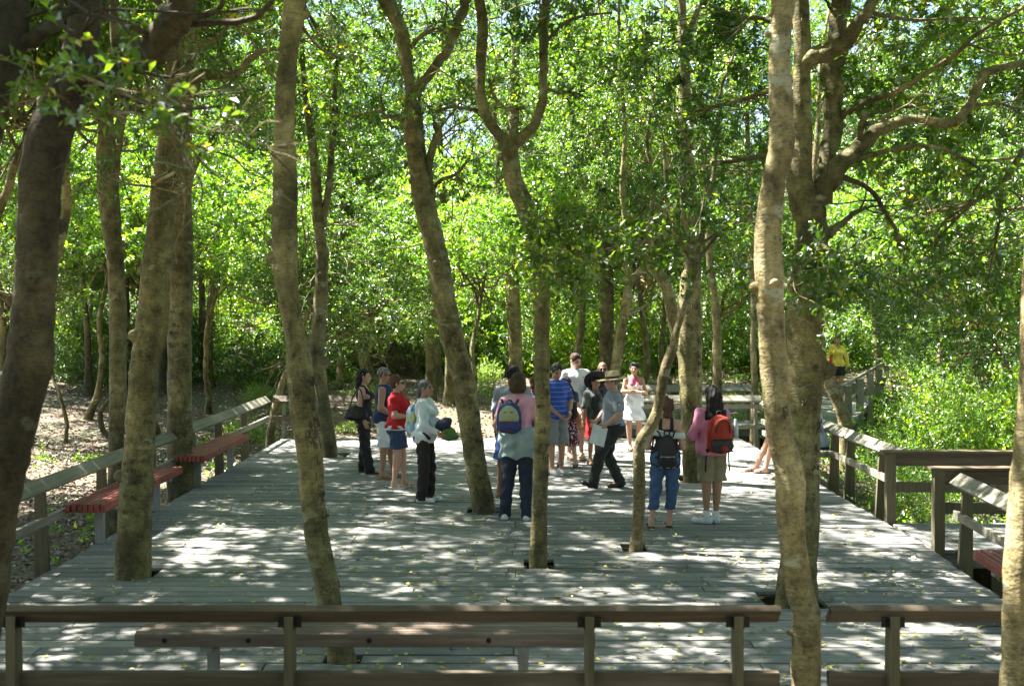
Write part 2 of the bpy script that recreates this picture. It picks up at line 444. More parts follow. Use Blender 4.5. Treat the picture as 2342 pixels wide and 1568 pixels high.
# ---------------------------------------------------------------- fences and benches
BOLT = flat("bolt_iron", (.02, .018, .016), .5, .5)
def fence(label, a, b, inner, posts, ztop=.84, zlow=.40, mat=RAILY, ends=(0, 0), board=.16, lows=None, post_t=.055, zbase=-.5, pmat=None, brackets=False):
    """rail fence from a to b; 'inner' = unit vector (x, y) towards the deck; tilted cap board, lower rail, tapered plank posts"""
    A = Vector((a[0], a[1], 0)); B = Vector((b[0], b[1], 0)); d = (B - A).normalized(); n = Vector((inner[0], inner[1], 0))
    t = thing("rail_fence", ((A + B) / 2), label, "fence")
    o = (A + B) / 2
    h = board / 2 * .7071
    za, zb = (ztop if isinstance(ztop, tuple) else (ztop, ztop))
    def seg(zc, off, w, hgt, roll, name, ia=0, ib=0, m=mat, tone=.5):
        mb = MB(); dz = zb - za
        p = A - d * ia + n * off - o; q = B + d * ib + n * off - o
        mb.beam((p.x, p.y, zc), (q.x, q.y, zc + dz), w, hgt, roll, tone, .004)
        return mb.build(name, m, t)
    # tilt: the outer edge is high, the inner edge low
    side = d.cross(Vector((0, 0, 1))).dot(n)          # +1 when beam's own right-hand side is the inner one
    roll = -R(42) if side > 0 else R(42)
    seg(za - h - .012, 0.0, board, .042, roll, "top_board", *ends)
    for zl in (lows or [zlow]): seg(zl, .012, .05, .09, 0, "lower_rail", *[e * .6 for e in ends])
    for s in posts:
        mb = MB(); c = A + d * s - o; zt = za + (zb - za) * s / (B - A).length - .055
        w = post_t / 2
        def q(u, v, z): return (c.x + d.x * u + n.x * v, c.y + d.y * u + n.y * v, z)
        ob, ib_, it = -.085, .085, .015
        bot = [q(-w, ob, zbase), q(w, ob, zbase), q(w, ib_, zbase), q(-w, ib_, zbase)]
        top = [q(-w, ob, zt), q(w, ob, zt), q(w, it, zt - .095), q(-w, it, zt - .095)]
        if Vector(bot[1]).cross(Vector((0, 0, 1))).dot(n) is None: pass
        cr = (Vector(bot[1]) - Vector(bot[0])).cross(Vector(bot[3]) - Vector(bot[0])).z
        if cr < 0: bot.reverse(); top.reverse()
        mb.hexa(bot, top, tone=random.uniform(.3, .7))
        po = mb.build("post", pmat or POSTW, t)
        if brackets:
            for sg in (-1, 1):
                m2 = MB(); cx = c.x + sg * (w + .022); m2.box((cx - .020, c.y - .046, zt - .075), (cx + .020, c.y - .040, zt - .015), tone=.2); m2.box((cx - sg * .020 - .003, c.y - .085, zt - .075), (cx - sg * .020 + .003, c.y - .040, zt - .015), tone=.2)
                m2.tube([(cx, c.y - .050, zt - .045), (cx, c.y - .045, zt - .045)], [.007, .007], 8, tone=.1); m2.build("bracket", BOLT, po)
    return t
fence("long weathered fence along the left deck edge, behind the nearer red bench", (-4.80, 6.5), (-4.80, 17.15), (1, 0),
      [.7, 2.2, 3.9, 5.6, 7.4, 9.3, 10.3], ends=(0, .06))
fence("weathered fence behind the farther red bench, running to the back left deck corner", (-4.80, 17.68), (-4.80, 23.2), (1, 0), [.12, 1.75, 3.6], ends=(.03, 0))
fence("short fence across the back left deck corner, left of the woman with the handbag", (-4.72, 23.28), (-2.75, 23.28), (0, -1), [.22, 1.85], mat=RAILX, pmat=RAILY)
fence("fence across the back right end of the deck, behind the woman with the red backpack", (2.2, 23.35), (4.92, 23.35), (0, -1), [.3, 1.5, 2.62], mat=RAILY, pmat=RAILY, lows=[.22, .62])
fence("farther fence on the far side of the back walkway, above the deck fence", (2.0, 27.05), (5.55, 27.05), (0, -1), [.3, 1.9, 3.4], ztop=.80, mat=RAILY, lows=[.22, .50], board=.2)
fence("fence on the right side of the deck behind the seated person's grey bench", (4.80, 14.25), (4.80, 22.6), (-1, 0), [1.15, 2.6, 3.4, 5.2, 7.0])
fence("long brown fence crossing the foreground in front of the bolted bench", (-3.35, 7.0), (1.585, 7.0), (0, 1), [.41, 2.04, 3.805, 4.68], mat=RAILX, board=.14, ends=(.2, 0), zlow=.39, brackets=True)
fence("short brown fence piece right of the pale trunk that stands in the fence gap", (1.875, 7.0), (4.1, 7.0), (0, 1), [.37, 2.0], mat=RAILX, board=.14, zlow=.39, brackets=True)
def rfence(label, y, x0, x1, ztop, pxs):
    t = thing("rail_fence", (x0, y, 0), label, "fence")
    mb = MB(); mb.box((-.05, -.08, ztop - .03), (x1 - x0, .08, ztop), tone=.9, bev=.004); mb.build("cap_board", RAILX, t)
    mb = MB(); mb.box((.11, -.03, ztop - .185), (x1 - x0, .02, ztop - .033), tone=.35, bev=.004); mb.build("top_board", RAILX, t)
    mb = MB(); mb.box((.11, -.03, ztop - .50), (x1 - x0, .02, ztop - .38), tone=.35, bev=.004); mb.build("lower_rail", POSTW, t)
    for p in pxs:
        mb = MB(); mb.box((p, -.05, -1.0), (p + .11, .05, ztop - .032), bev=.005); mb.build("post", POSTW, t)
rfence("dark fence on the far side of the walkway leaving the deck to the right", 14.22, 4.50, 15.0, .865, [0, 2.4, 4.8, 7.2])
rfence("dark fence with flat cap on the near side of the walkway leaving to the right", 12.62, 4.50, 15.0, .885, [0, 2.4, 4.8, 7.2])
fence("slanting fence behind the red bench at the right edge of the picture", (4.42, 8.2), (4.70, 12.45), (-1, .06), [.3, 2.2, 4.05], ends=(0, .05))
def path_fence():
    t = thing("rail_fence", (9.2, 31.5, 0), "sloping fence along the path where the woman in yellow walks", "fence")
    a = np.array((7.42, 26.6)); b = np.array((11.35, 36.2)); o = np.array((9.2, 31.5))
    for z, nm, hh in ((.78, "top_rail", .09), (.36, "lower_rail", .10)):
        mb = MB(); p = a - o; q = b - o; mb.beam((p[0], p[1], z), (q[0], q[1], z + .05), .06, hh); mb.build(nm, RAILY, t)
    for s in (0.02, .27, .52, .76, .99):
        p = a + (b - a) * s - o; mb = MB(); mb.box((p[0] + .04, p[1] - .06, -1.1), (p[0] + .20, p[1] + .06, .80)); mb.build("post", RAILY, t)
path_fence()
t = thing("rail_fence", (10.1, 37.9, 0), "end of a brown fence behind the woman in yellow", "fence")
mb = MB(); mb.box((-.1, -.05, -.3), (.08, .05, 1.35)); mb.build("post", BENCHB, t)
mb = MB(); mb.beam((.15, -.05, 1.42), (-5.5, 2.9, 1.7), .16, .04, R(40)); mb.build("top_board", RAILY, t)

def bench(label, c, L, axis, mat, rz=0.0, z=.50, w=.42, bolts=False, slats=7):
    """slatted backless bench; the slats run along its length"""
    t = thing("slatted_bench", (c[0], c[1], 0), label, "bench", rz=rz)
    mb = MB(); bw = w / (slats + (slats - 1) * .28)
    for i in range(slats):
        u = -w / 2 + i * bw * 1.28; e = random.uniform(-.012, .012)
        if axis == 0: mb.box((-L / 2 + e, u, z - .088), (L / 2 + e, u + bw, z), tone=random.uniform(.3, .8), bev=.005)
        else: mb.box((u, -L / 2 + e, z - .088), (u + bw, L / 2 + e, z), tone=random.uniform(.3, .8), bev=.005)
    for q in (-.36, -.12, .12, .36):           # spacer blocks between the slats
        if axis == 0: mb.box((q * L - .03, -w / 2 + .01, z - .075), (q * L + .03, w / 2 - .01, z - .02), tone=.2)
        else: mb.box((-w / 2 + .01, q * L - .03, z - .075), (w / 2 - .01, q * L + .03, z - .02), tone=.2)
    mb.build("seat", mat, t)
    for s in (-1, 1):
        p = s * L * .345 
        mb = MB()
        if axis == 0: mb.box((p - .035, -.035, .002), (p + .035, .035, z - .13), tone=.6, bev=.004); mb.box((p - .04, -w / 2 + .02, z - .13), (p + .04, w / 2 - .02, z - .09), tone=.4)
        else: mb.box((-.045, p - .035, .002), (.045, p + .035, z - .13), tone=.6, bev=.004); mb.box((-w / 2 + .02, p - .04, z - .13), (w / 2 - .02, p + .04, z - .09), tone=.4)
        mb.build("leg", LEGG, t)
    if bolts:
        for bx in (-1.315, -.765, .03, .815):
            mb = MB(); mb.tube([(bx, -w / 2 - .004, z - .045), (bx, -w / 2 + .01, z - .045)], [.017, .017], 12, tone=.1); mb.build("bolt", BOLT, t)
    return t
bench("brown slatted bench with round bolt heads behind the foreground fence", ((833 - 1171) / 2700 * 7.74, 7.97), 3.03, 0, BENCHB, z=.45, bolts=True)
bench("red slatted bench on the left, partly behind the trunk with the heart carving", (-4.53, 14.0), 2.95, 1, BENCHR)
bench("red slatted bench standing free of trunks near the back left of the deck", (-4.53, 18.0), 2.85, 1, BENCHR)
bench("weathered grey bench on the right deck edge, with the person seated on it", (4.53, 18.9), 3.0, 1, BENCHG, z=.46)
bench("red slatted bench cut off by the trunk at the right edge of the picture", (4.10, 8.75), 2.9, 1, BENCHR, rz=-R(3.7))

# ---------------------------------------------------------------- foliage
def leaf_geo(base, d, nrm, L, W):
    """one folded pointed leaf per row"""
    s = np.cross(d, nrm); s /= np.linalg.norm(s, axis=1)[:, None] + 1e-9
    nrm = np.cross(s, d)
    L = L[:, None]; W = W[:, None]
    v0 = base; v2 = base + d * L - nrm * L * .12
    v1 = base + d * L * .48 + s * W * .5 + nrm * L * .10
    v3 = base + d * L * .48 - s * W * .5 + nrm * L * .10
    V = np.stack([v0, v1, v2, v3], 1).reshape(-1, 3)
    i = np.arange(len(base))[:, None] * 4
    F = np.concatenate([i + np.array([[0, 2, 1]]), i + np.array([[0, 3, 2]])])
    return V, F
def unit(v): return v / (np.linalg.norm(v, axis=-1, keepdims=True) + 1e-9)
def foliage(name, centres, spread, per=13, leaf=.075, mats=None, seed=1, twl=.34, twigs=True, up=.35, leafw=.5, droop=0.0, outward=None, tonebias=0.0):
    """twigs set with leaves. centres (T,3) twig starts; spread is the twig direction (T,3)"""
    r = np.random.default_rng(seed); T = len(centres)
    d = unit(spread + r.normal(0, .55, (T, 3)))
    ln = twl * r.uniform(.55, 1.35, T)
    bend = r.normal(0, .22, (T, 3)); bend[:, 2] -= droop
    s = (np.arange(per) + .5) / per
    s = np.clip(s[None, :] + r.normal(0, .04, (T, per)), 0, 1)
    pos = centres[:, None, :] + d[:, None, :] * (ln[:, None] * s)[..., None] + bend[:, None, :] * (ln[:, None] * s * s)[..., None]
    side = unit(np.cross(d, r.normal(0, 1, (T, 3))))
    side2 = np.cross(d, side)
    ang = (np.arange(per) * 2.4)[None, :] + r.uniform(0, 6.28, (T, 1)) + r.normal(0, .4, (T, per))
    ld = unit(d[:, None, :] * .75 + side[:, None, :] * np.cos(ang)[..., None] + side2[:, None, :] * np.sin(ang)[..., None] + r.normal(0, .25, (T, per, 3)))
    nn = r.normal(0, 1, (T, per, 3)) * .6; nn[..., 2] += up * 2.2
    L = (leaf * r.uniform(.6, 1.25, (T, per)))
    tn = r.normal(.40, .15, T)[:, None] + r.normal(0, .13, (T, per)) + tonebias
    odd = r.random((T, per)) > .985
    tn = np.where(odd, 1.0, np.clip(tn, 0, .93))
    V, F = leaf_geo(pos.reshape(-1, 3), ld.reshape(-1, 3), unit(nn.reshape(-1, 3)), L.ravel(), (L * leafw * 1.05).ravel())
    col = np.repeat(tn.ravel(), 4)
    Fs = [F]; mi = np.zeros(len(F), int)
    if twigs:
        e = centres + d * ln[:, None] + bend * ln[:, None]
        mid = centres + d * ln[:, None] * .5 + bend * ln[:, None] * .25
        a = unit(np.cross(d, np.array([0.3, .2, 1]))); b = np.cross(d, a)
        rad = .0045 * (leaf / .075)
        rings = []
        for p, rr in ((centres, rad), (mid, rad * .8), (e, rad * .35)):
            for k in range(3):
                th = k * 2.0944; rings.append(p + rr * (math.cos(th) * a + math.sin(th) * b))
        TV = np.stack(rings, 1).reshape(-1, 3); n0 = len(V)
        i = np.arange(T)[:, None] * 9 + n0; tf = []
        for q in (0, 3):
            for k in range(3):
                tf.append(i + np.array([[q + k, q + (k + 1) % 3, q + 3 + (k + 1) % 3, q + 3 + k]]))
        TF = np.concatenate(tf); V = np.vstack([V, TV]); col = np.concatenate([col, np.full(len(TV), .5)])
        Fs.append(TF); mi = np.concatenate([mi, np.ones(len(TF), int)])
    return mesh_np(name, V, Fs, mats or [LEAF, BARK], mi, np.repeat(col[:, None], 3, 1), smooth=False)

def in_ellipsoid(r, n, rad, shell=.55, nb=None, bl=.32, flat=.6):
    """points gathered in blobs inside an ellipsoid"""
    nb = nb or max(6, n // 28)
    c = unit(r.normal(0, 1, (nb, 3))) * (r.uniform(shell ** 3, 1, nb) ** (1 / 3))[:, None]
    c *= np.array(rad)
    w = r.uniform(.4, 1.6, nb); w /= w.sum()
    k = r.choice(nb, n, p=w)
    sz = r.uniform(.6, 1.5, nb)[k] * bl
    off = r.normal(0, 1, (n, 3)) * np.array((1, 1, flat)) * sz[:, None]
    p = c[k] + off
    return p, unit(p * np.array((1, 1, .6)) / np.array(rad) + off * 1.2)
CROWN_MAT = None
def crown_mesh(name, seed, rad, twigs, leaf=.075, mats=None, bl=.34, per=13, up=.35, tb=0.0, nb=None, shell=.5, twl=.34):
    r = np.random.default_rng(seed)
    p, d = in_ellipsoid(r, twigs, rad, bl=bl, nb=nb, shell=shell)
    return foliage(name, p, d, leaf=leaf, mats=mats, seed=seed, per=per, up=up, tonebias=tb, twl=twl)

def limb_tubes(mb, pts, rads, n=10, rough=.05, seed=0, per=4, knobs=()):
    p = catmull(pts, per); r = catmull(np.array([[q, 0, 0] for q in rads]), per)[:, 0]
    if len(p) > 6 and r.max() > .012:
        jr = np.random.default_rng(seed * 7 + len(p)); jt = jr.normal(0, 1, (len(p), 3)) * r[:, None] * (.15 if n < 12 else .028); jt[0] = jt[-1] = 0; p = p + jt; r = r * (1 + jr.normal(0, .045 if n < 12 else .018, len(r)))
    V, F4, F3 = tube_geo(p, np.maximum(r, .003), n, True, rough, seed)
    mb.add(V, F4, F3)
    return p, r
def grow_twigs(mb, r, start, d, L, rad, depth, out, n=6):
    """a winding side branch with its own side branches"""
    k = 5; p = [np.array(start)]; dd = unit(np.array(d, float))
    for i in range(k):
        dd = unit(dd + r.normal(0, .28, 3) + np.array((0, 0, .04)))
        p.append(p[-1] + dd * L / k)
    p = np.array(p); rr = np.linspace(rad, rad * .35, k + 1)
    limb_tubes(mb, p, rr, n, .03, 0, 2)
    out.append((p[-1], dd)); out.append((p[3], dd))
    if depth > 0:
        for q in range(2 + (r.random() > .5)):
            i = r.integers(2, k)
            grow_twigs(mb, r, p[i], dd + r.normal(0, .75, 3), L * r.uniform(.5, .75), rr[i] * .6, depth - 1, out, 4)

# --- traced trees: every trunk and limb measured (picture column, row, width) and set at its own distance
TREES = []
def tree(label, Z, trunk, limbs=(), mat=BARK, crown=None, knobs=(), base_down=.6, dz_top=0.0, twigs=3, seed=0, up_extra=2.2, rootflare=1.35, n=16, group=None):
    """Z: distance of the trunk foot; trunk/limbs: [(x, y, w[, dZ])]"""
    pts = [];
    y0 = trunk[0][1]; y1 = trunk[-1][1]
    def conv(tr, z0=None):
        out, rad = [], []
        for q in tr:
            x, y, w = q[:3]; dz = q[3] if len(q) > 3 else 0.0
            zz = Z + dz + (dz_top * (y0 - y) / max(1, (y0 - y1)))
            out.append(P(x, y, zz)); rad.append(w / 2 / FPX * zz)
        return out, rad
    p, r = conv(trunk)
    base = p[0].copy(); gz = min(float(ground(base[0], base[1])), base[2]) - .1
    dd = (p[0] - p[1]); foot = base + np.array((dd[0] * .1, dd[1] * .1, 0)); foot[2] = gz
    if base[2] - gz > .25: p = [foot] + p; r = [r[0] * rootflare] + r
    else: r[0] *= 1.15
    # let the leader run on above the picture
    if up_extra > 0:
        d = unit(p[-1] - p[-2]); d = unit(d * np.array((.6, .6, 1)) + np.array((0, 0, .6)))
        p.append(p[-1] + d * up_extra * .5); r.append(r[-1] * .72); p.append(p[-1] + d * up_extra * .5 + np.array((.15, .1, 0))); r.append(r[-1] * .6)
    rs = np.random.default_rng(seed + 100)
    root = thing("tree", (base[0], base[1], max(gz, -1.2)), label, "tree", group)
    o = np.array(root.location)
    mb = MB()
    pp, rr = limb_tubes(mb, [q - o for q in p], r, n, .055, seed, 5)
    tips = []
    for k, l in enumerate(limbs):
        q, w = conv(l); lp, lr = limb_tubes(mb, [a - o for a in q], w, 10, .04, seed + k + 1, 4)
        tips.append((lp[-1], unit(lp[-1] - lp[-3]), lr[-1]))
        for t_ in range(twigs):
            i = rs.integers(len(lp) // 2, len(lp)); grow_twigs(mb, rs, lp[i], unit(lp[i] - lp[i - 1]) + rs.normal(0, .8, 3), rs.uniform(.5, 1.2), min(.02, lr[i] * .5), 1, [], 5)
    for _ in range(rs.integers(2, 5)):
        j = rs.integers(len(pp) // 6, len(pp) - 4); a_ = rs.uniform(0, 6.28); s_ = rr[j] * rs.uniform(.22, .42); dr = np.array((math.cos(a_), math.sin(a_), rs.uniform(-.1, .4)))
        V, F4, F3 = tube_geo(np.array([pp[j] + dr * rr[j] * .3, pp[j] + dr * rr[j] * .9, pp[j] + dr * (rr[j] + s_ * .5), pp[j] + dr * (rr[j] + s_ * .8)]), [s_ * 1.5, s_ * 1.15, s_ * .7, s_ * .35], 10, True, .06, seed); mb.add(V, F4, F3)
    for (x, y, s) in knobs:
        c = P(x, y, Z) - o; s = s / FPX * Z
        j = int(np.argmin(abs(pp[:, 2] - c[2]))); ax = pp[j]; dr = c - ax; dr[2] = 0
        dr = unit(dr if np.linalg.norm(dr) > .01 else np.array((0, -1., 0)))
        q = [ax + dr * rr[j] * .4 + np.array((0, 0, -s * .3)), ax + dr * (rr[j] * .85), ax + dr * (rr[j] + s * .45), ax + dr * (rr[j] + s * .8)]
        V, F4, F3 = tube_geo(np.array(q), [s * 1.0, s * .8, s * .62, s * .3], 10, True, .05, seed); mb.add(V, F4, F3)
    tr = mb.build("trunk", mat, root, smooth=True)
    TREES.append(dict(root=root, o=o, p=pp, r=rr, tips=tips, Z=Z, trunk=tr, rs=rs, mat=mat))
    return TREES[-1]
def E(a, b, y): return ((a + b) / 2, y, b - a)
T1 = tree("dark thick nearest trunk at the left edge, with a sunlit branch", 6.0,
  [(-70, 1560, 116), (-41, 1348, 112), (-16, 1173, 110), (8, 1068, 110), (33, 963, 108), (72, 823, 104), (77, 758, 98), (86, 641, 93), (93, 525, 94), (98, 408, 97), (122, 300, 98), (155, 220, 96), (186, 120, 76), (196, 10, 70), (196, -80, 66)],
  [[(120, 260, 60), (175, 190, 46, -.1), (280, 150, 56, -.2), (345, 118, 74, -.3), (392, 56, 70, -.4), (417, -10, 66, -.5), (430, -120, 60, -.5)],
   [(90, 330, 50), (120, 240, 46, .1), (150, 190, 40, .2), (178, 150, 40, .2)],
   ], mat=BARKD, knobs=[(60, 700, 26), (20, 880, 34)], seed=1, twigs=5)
T2 = tree("straight trunk beyond the left fence, forking high above the ground", 15.5,
  [E(250, 286, 1060), E(250, 286, 1000), E(251, 289, 875), E(248, 286, 700), E(242, 280, 583), E(226, 274, 467), E(224, 268, 350), E(228, 262, 292), (250, 230, 26), (262, 120, 22), (258, 0, 18)],
  [[(250, 330, 28), (225, 270, 18), (205, 235, 14), (190, 180, 11), (185, 100, 9)], [(255, 320, 20), (285, 260, 14), (320, 235, 11), (352, 200, 9)], [(262, 470, 14), (268, 360, 15), (280, 290, 13), (300, 180, 10)]], seed=2)
T3 = tree("leaning trunk with a carved heart on the deck, before the nearer red bench", 11.36,
  [E(262, 340, 1313), E(270, 341, 1173), E(277, 347, 1103), E(289, 352, 1033), E(298, 361, 928), E(302, 363, 823), E(309, 376, 758), E(324, 385, 641), E(341, 397, 525), (380, 430, 56), (392, 320, 60), (404, 220, 64), (412, 120, 60), (414, 0, 56), (412, -80, 52)],
  [[(418, 240, 44), (434, 204, 38), (466, 171, 28), (510, 170, 22), (542, 166, 20), (589, 124, 14), (630, 110, 9)],
   [(428, 150, 20), (455, 105, 16), (490, 95, 12), (520, 60, 9)], [(405, 300, 14), (380, 262, 12), (352, 214, 10)]],
  knobs=[(272, 1090, 22), (336, 622, 16)], seed=3, mat=BARK)
T4 = tree("straight carved trunk in the gap of the left fence between the red benches", 16.9,
  [E(384, 441, 1130), E(384, 441, 1000), E(384, 441, 850), E(384, 440, 700), (413, 560, 53), (416, 430, 48), (419, 250, 42), (424, 60, 36), (426, -60, 32)],
  [[(425, 430, 20), (448, 380, 13), (470, 330, 10)]], seed=4)
T5 = tree("tall leaning trunk with knobs on its left side, behind the foreground bench", 8.69,
  [E(750, 817, 1510), E(733, 790, 1430), E(721, 777, 1348), E(700, 760, 1243), E(684, 744, 1138), E(679, 737, 1033), E(665, 725, 928), E(655, 714, 823), E(650, 697, 758), E(632, 684, 655), E(624, 681, 590), E(621, 680, 525), E(625, 681, 408), E(627, 674, 292), E(630, 679, 175), E(641, 688, 88), E(650, 700, 0), (672, -90, 46)],
  knobs=[(612, 484, 15), (606, 590, 22), (614, 556, 14), (704, 34, 16)], seed=5, rootflare=1.2)
T6 = tree("brown leaning trunk with a ring knot, at the back left of the deck", 20.4,
  [E(736, 774, 1046), E(731, 764, 968), E(719, 750, 890), E(707, 742, 812), E(712, 744, 750), E(717, 749, 700), (736, 583, 26), (727, 496, 25), (721, 379, 22), (705, 260, 16), (693, 150, 12), (690, 20, 10)],
  [[(735, 520, 20), (752, 430, 17), (760, 320, 15), (766, 200, 12), (775, 80, 9)]], knobs=[(734, 826, 15)], seed=6)
T7 = tree("big dark leaning trunk in the middle of the deck, right of the white shirt", 14.9,
  [E(1082, 1136, 1176), E(1064, 1114, 1061), E(1046, 1097, 949), E(1034, 1083, 865), E(1012, 1065, 781), E(994, 1046, 700), E(985, 1035, 641), E(973, 1023, 583), E(962, 1011, 525), E(947, 994, 467), E(938, 982, 408), E(930, 973, 350), E(922, 970, 292), (943, 240, 38), (938, 204, 24), (926, 117, 29), (914, 58, 31), (880, 0, 34), (850, -60, 30)],
  [[(945, 260, 26), (960, 200, 22), (997, 152, 22), (1032, 99, 24), (1052, 45, 24), (1066, -10, 22)],
   [(988, 500, 18), (985, 430, 19), (980, 379, 18), (992, 330, 18), (1002, 300, 16), (990, 280, 10)],
   [(930, 120, 14), (960, 85, 12), (990, 70, 9), (1020, 60, 7)],
   [(935, 290, 14), (905, 270, 12), (880, 265, 10), (872, 235, 7)],
   [(990, 262, 9), (1030, 245, 9), (1075, 250, 8), (1110, 254, 7)],
   [(975, 470, 10), (1000, 420, 9), (1040, 400, 8), (1068, 370, 6)]], knobs=[(1006, 722, 15)], seed=7, mat=BARK, twigs=4)
T8 = tree("pale slim trunk splitting into a high Y, in front of the woman in pink", 11.84,
  [E(1211, 1253, 1296), E(1214, 1254, 1220), E(1219, 1257, 1061), E(1222, 1258, 921), E(1221, 1255, 781), E(1218, 1256, 700), E(1215, 1253, 583), E(1198, 1239, 525), E(1177, 1221, 467), E(1155, 1196, 408), E(1147, 1185, 350), (1160, 325, 34), (1142, 309, 24), (1113, 268, 25), (1099, 216, 24), (1099, 175, 23), (1102, 117, 24), (1104, 58, 24), (1096, 0, 24), (1085, -60, 22)],
  [[(1166, 350, 30), (1180, 325, 25), (1205, 305, 24), (1226, 280, 24), (1239, 233, 22), (1244, 175, 20), (1244, 117, 20), (1247, 58, 19), (1248, 0, 18), (1250, -70, 15)],
   [(1245, 100, 10), (1290, 55, 8), (1340, 35, 7), (1400, 30, 5)], [(1200, 245, 10), (1160, 250, 9), (1130, 220, 8), (1118, 180, 6)]], knobs=[(1146, 355, 13)], seed=8, up_extra=1.8)
T9 = tree("straight trunk behind the people in grey and pink, beyond the deck", 27.0,
  [(1182, 990, 36), (1179, 828, 33), (1175, 700, 32), (1166, 583, 31), (1156, 496, 29), (1147, 408, 26), (1158, 345, 24), (1172, 300, 25), (1177, 230, 24), (1178, 155, 22), (1180, 60, 16)],
  [[(1146, 420, 20), (1138, 350, 18), (1128, 260, 14)]], seed=9)
T10 = tree("slim upright trunk in the sunny leaf litter left of the big leaning trunk", ground_hit(982, 915),
  [(982, 917, 30), (984, 860, 23), (982, 780, 20), (975, 700, 17), (962, 600, 15), (946, 520, 14), (932, 400, 13), (920, 260, 11), (915, 120, 9)], seed=10)
T10b = tree("trunk showing just behind the left side of the big leaning trunk, forking above it", ground_hit(1024, 926),
  [(1026, 928, 27), (1027, 880, 22), (1028, 780, 21), (1030, 640, 20), (1022, 520, 18), (1012, 440, 16), (1006, 300, 12), (1000, 150, 9)],
  [[(1018, 500, 12), (1040, 470, 12), (1062, 455, 9), (1080, 430, 7)]], seed=11)
T10c = tree("flared trunk behind the slim upright one near the big leaning trunk", ground_hit(1003, 896),
  [(1005, 897, 36), (1002, 850, 20), (998, 780, 18), (990, 700, 16), (975, 560, 14), (960, 450, 12), (950, 300, 9)], seed=12)
T11 = tree("trunk leaning left with its foot behind the woman with the black handbag", ground_hit(853, 890),
  [(854, 892, 34), (843, 850, 28), (824, 781, 25), (812, 700, 23), (797, 620, 20), (785, 540, 20), (782, 450, 18), (772, 330, 15), (768, 200, 12), (750, 60, 10)],
  [[(783, 500, 10), (800, 440, 9), (830, 410, 7), (870, 400, 6)]], seed=13)
T12 = tree("thin dark upright stem paired with a crooked one behind the left fence", ground_hit(463, 872),
  [(463, 873, 18), (463, 700, 15), (458, 550, 13), (460, 400, 11), (462, 250, 8), (470, 120, 7)], mat=BARKD, seed=14)
T12b = tree("crooked slim trunk curving right, beside the thin dark stem beyond the left fence", ground_hit(481, 883),
  [(481, 884, 24), (478, 840, 20), (477, 760, 18), (486, 640, 15), (503, 530, 13), (540, 492, 10), (572, 465, 9), (583, 390, 8), (580, 300, 7), (590, 180, 5)], seed=15)
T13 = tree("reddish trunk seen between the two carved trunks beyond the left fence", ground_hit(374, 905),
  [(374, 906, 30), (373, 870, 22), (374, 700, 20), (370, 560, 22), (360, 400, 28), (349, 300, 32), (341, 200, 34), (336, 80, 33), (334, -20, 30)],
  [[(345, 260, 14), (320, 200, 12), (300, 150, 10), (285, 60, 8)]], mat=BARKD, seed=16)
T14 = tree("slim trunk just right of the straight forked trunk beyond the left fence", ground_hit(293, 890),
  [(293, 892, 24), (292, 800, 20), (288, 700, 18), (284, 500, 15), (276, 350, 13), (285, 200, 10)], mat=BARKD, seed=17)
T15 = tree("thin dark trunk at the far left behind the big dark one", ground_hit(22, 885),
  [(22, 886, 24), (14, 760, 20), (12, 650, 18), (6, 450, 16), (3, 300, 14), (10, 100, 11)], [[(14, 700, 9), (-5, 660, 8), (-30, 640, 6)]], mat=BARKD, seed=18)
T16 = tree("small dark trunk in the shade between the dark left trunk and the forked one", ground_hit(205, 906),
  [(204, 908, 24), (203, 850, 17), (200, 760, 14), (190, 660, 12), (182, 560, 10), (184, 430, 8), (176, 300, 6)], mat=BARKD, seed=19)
T17 = tree("pale S-curved slim trunk rising through the deck beside the woman with the black pack", 12.65,
  [E(1438, 1470, 1257), E(1443, 1470, 1220), E(1448, 1475, 1145), E(1448, 1476, 1089), E(1447, 1476, 1047), E(1450, 1477, 1019), E(1458, 1485, 999), E(1474, 1500, 977), E(1488, 1512, 949), E(1496, 1519, 921), E(1501, 1524, 893), E(1505, 1530, 865), E(1513, 1537, 837), E(1524, 1545, 809), E(1534, 1552, 781), (1547, 758, 16), (1560, 720, 14), (1582, 650, 13), (1600, 560, 12), (1625, 450, 11), (1640, 330, 10)],
  [[(1600, 590, 8), (1650, 530, 7), (1700, 500, 5)], [(1590, 620, 8), (1560, 560, 7), (1540, 520, 5)]], seed=20, mat=BARKP, up_extra=1.0, n=14)
T18 = tree("trunk bending sharply left above the big carved trunk on the right of the deck", 19.5,
  [(1585, 1045, 30), (1582, 900, 30), (1566, 820, 28), (1545, 755, 26), (1536, 700, 26), (1521, 652, 26), (1500, 618, 24), (1475, 589, 21), (1446, 558, 18), (1432, 500, 16), (1424, 420, 14), (1430, 300, 11), (1420, 180, 9)],
  [[(1500, 615, 12), (1485, 520, 11), (1495, 420, 10), (1480, 320, 8), (1500, 200, 6)]], seed=21)
T19 = tree("wide trunk covered in carvings, left of the woman with the red backpack", 17.5,
  [E(1564, 1606, 1101), E(1561, 1603, 1020), E(1554, 1605, 921), E(1551, 1605, 837), E(1551, 1605, 760), E(1552, 1602, 680), (1578, 600, 44), (1576, 500, 40), (1572, 400, 34), (1568, 300, 30), (1564, 150, 25), (1560, 10, 20)],
  [[(1560, 560, 20), (1540, 500, 16), (1525, 430, 13), (1520, 330, 10)], [(1588, 540, 14), (1610, 480, 12), (1625, 400, 10)]], seed=22)
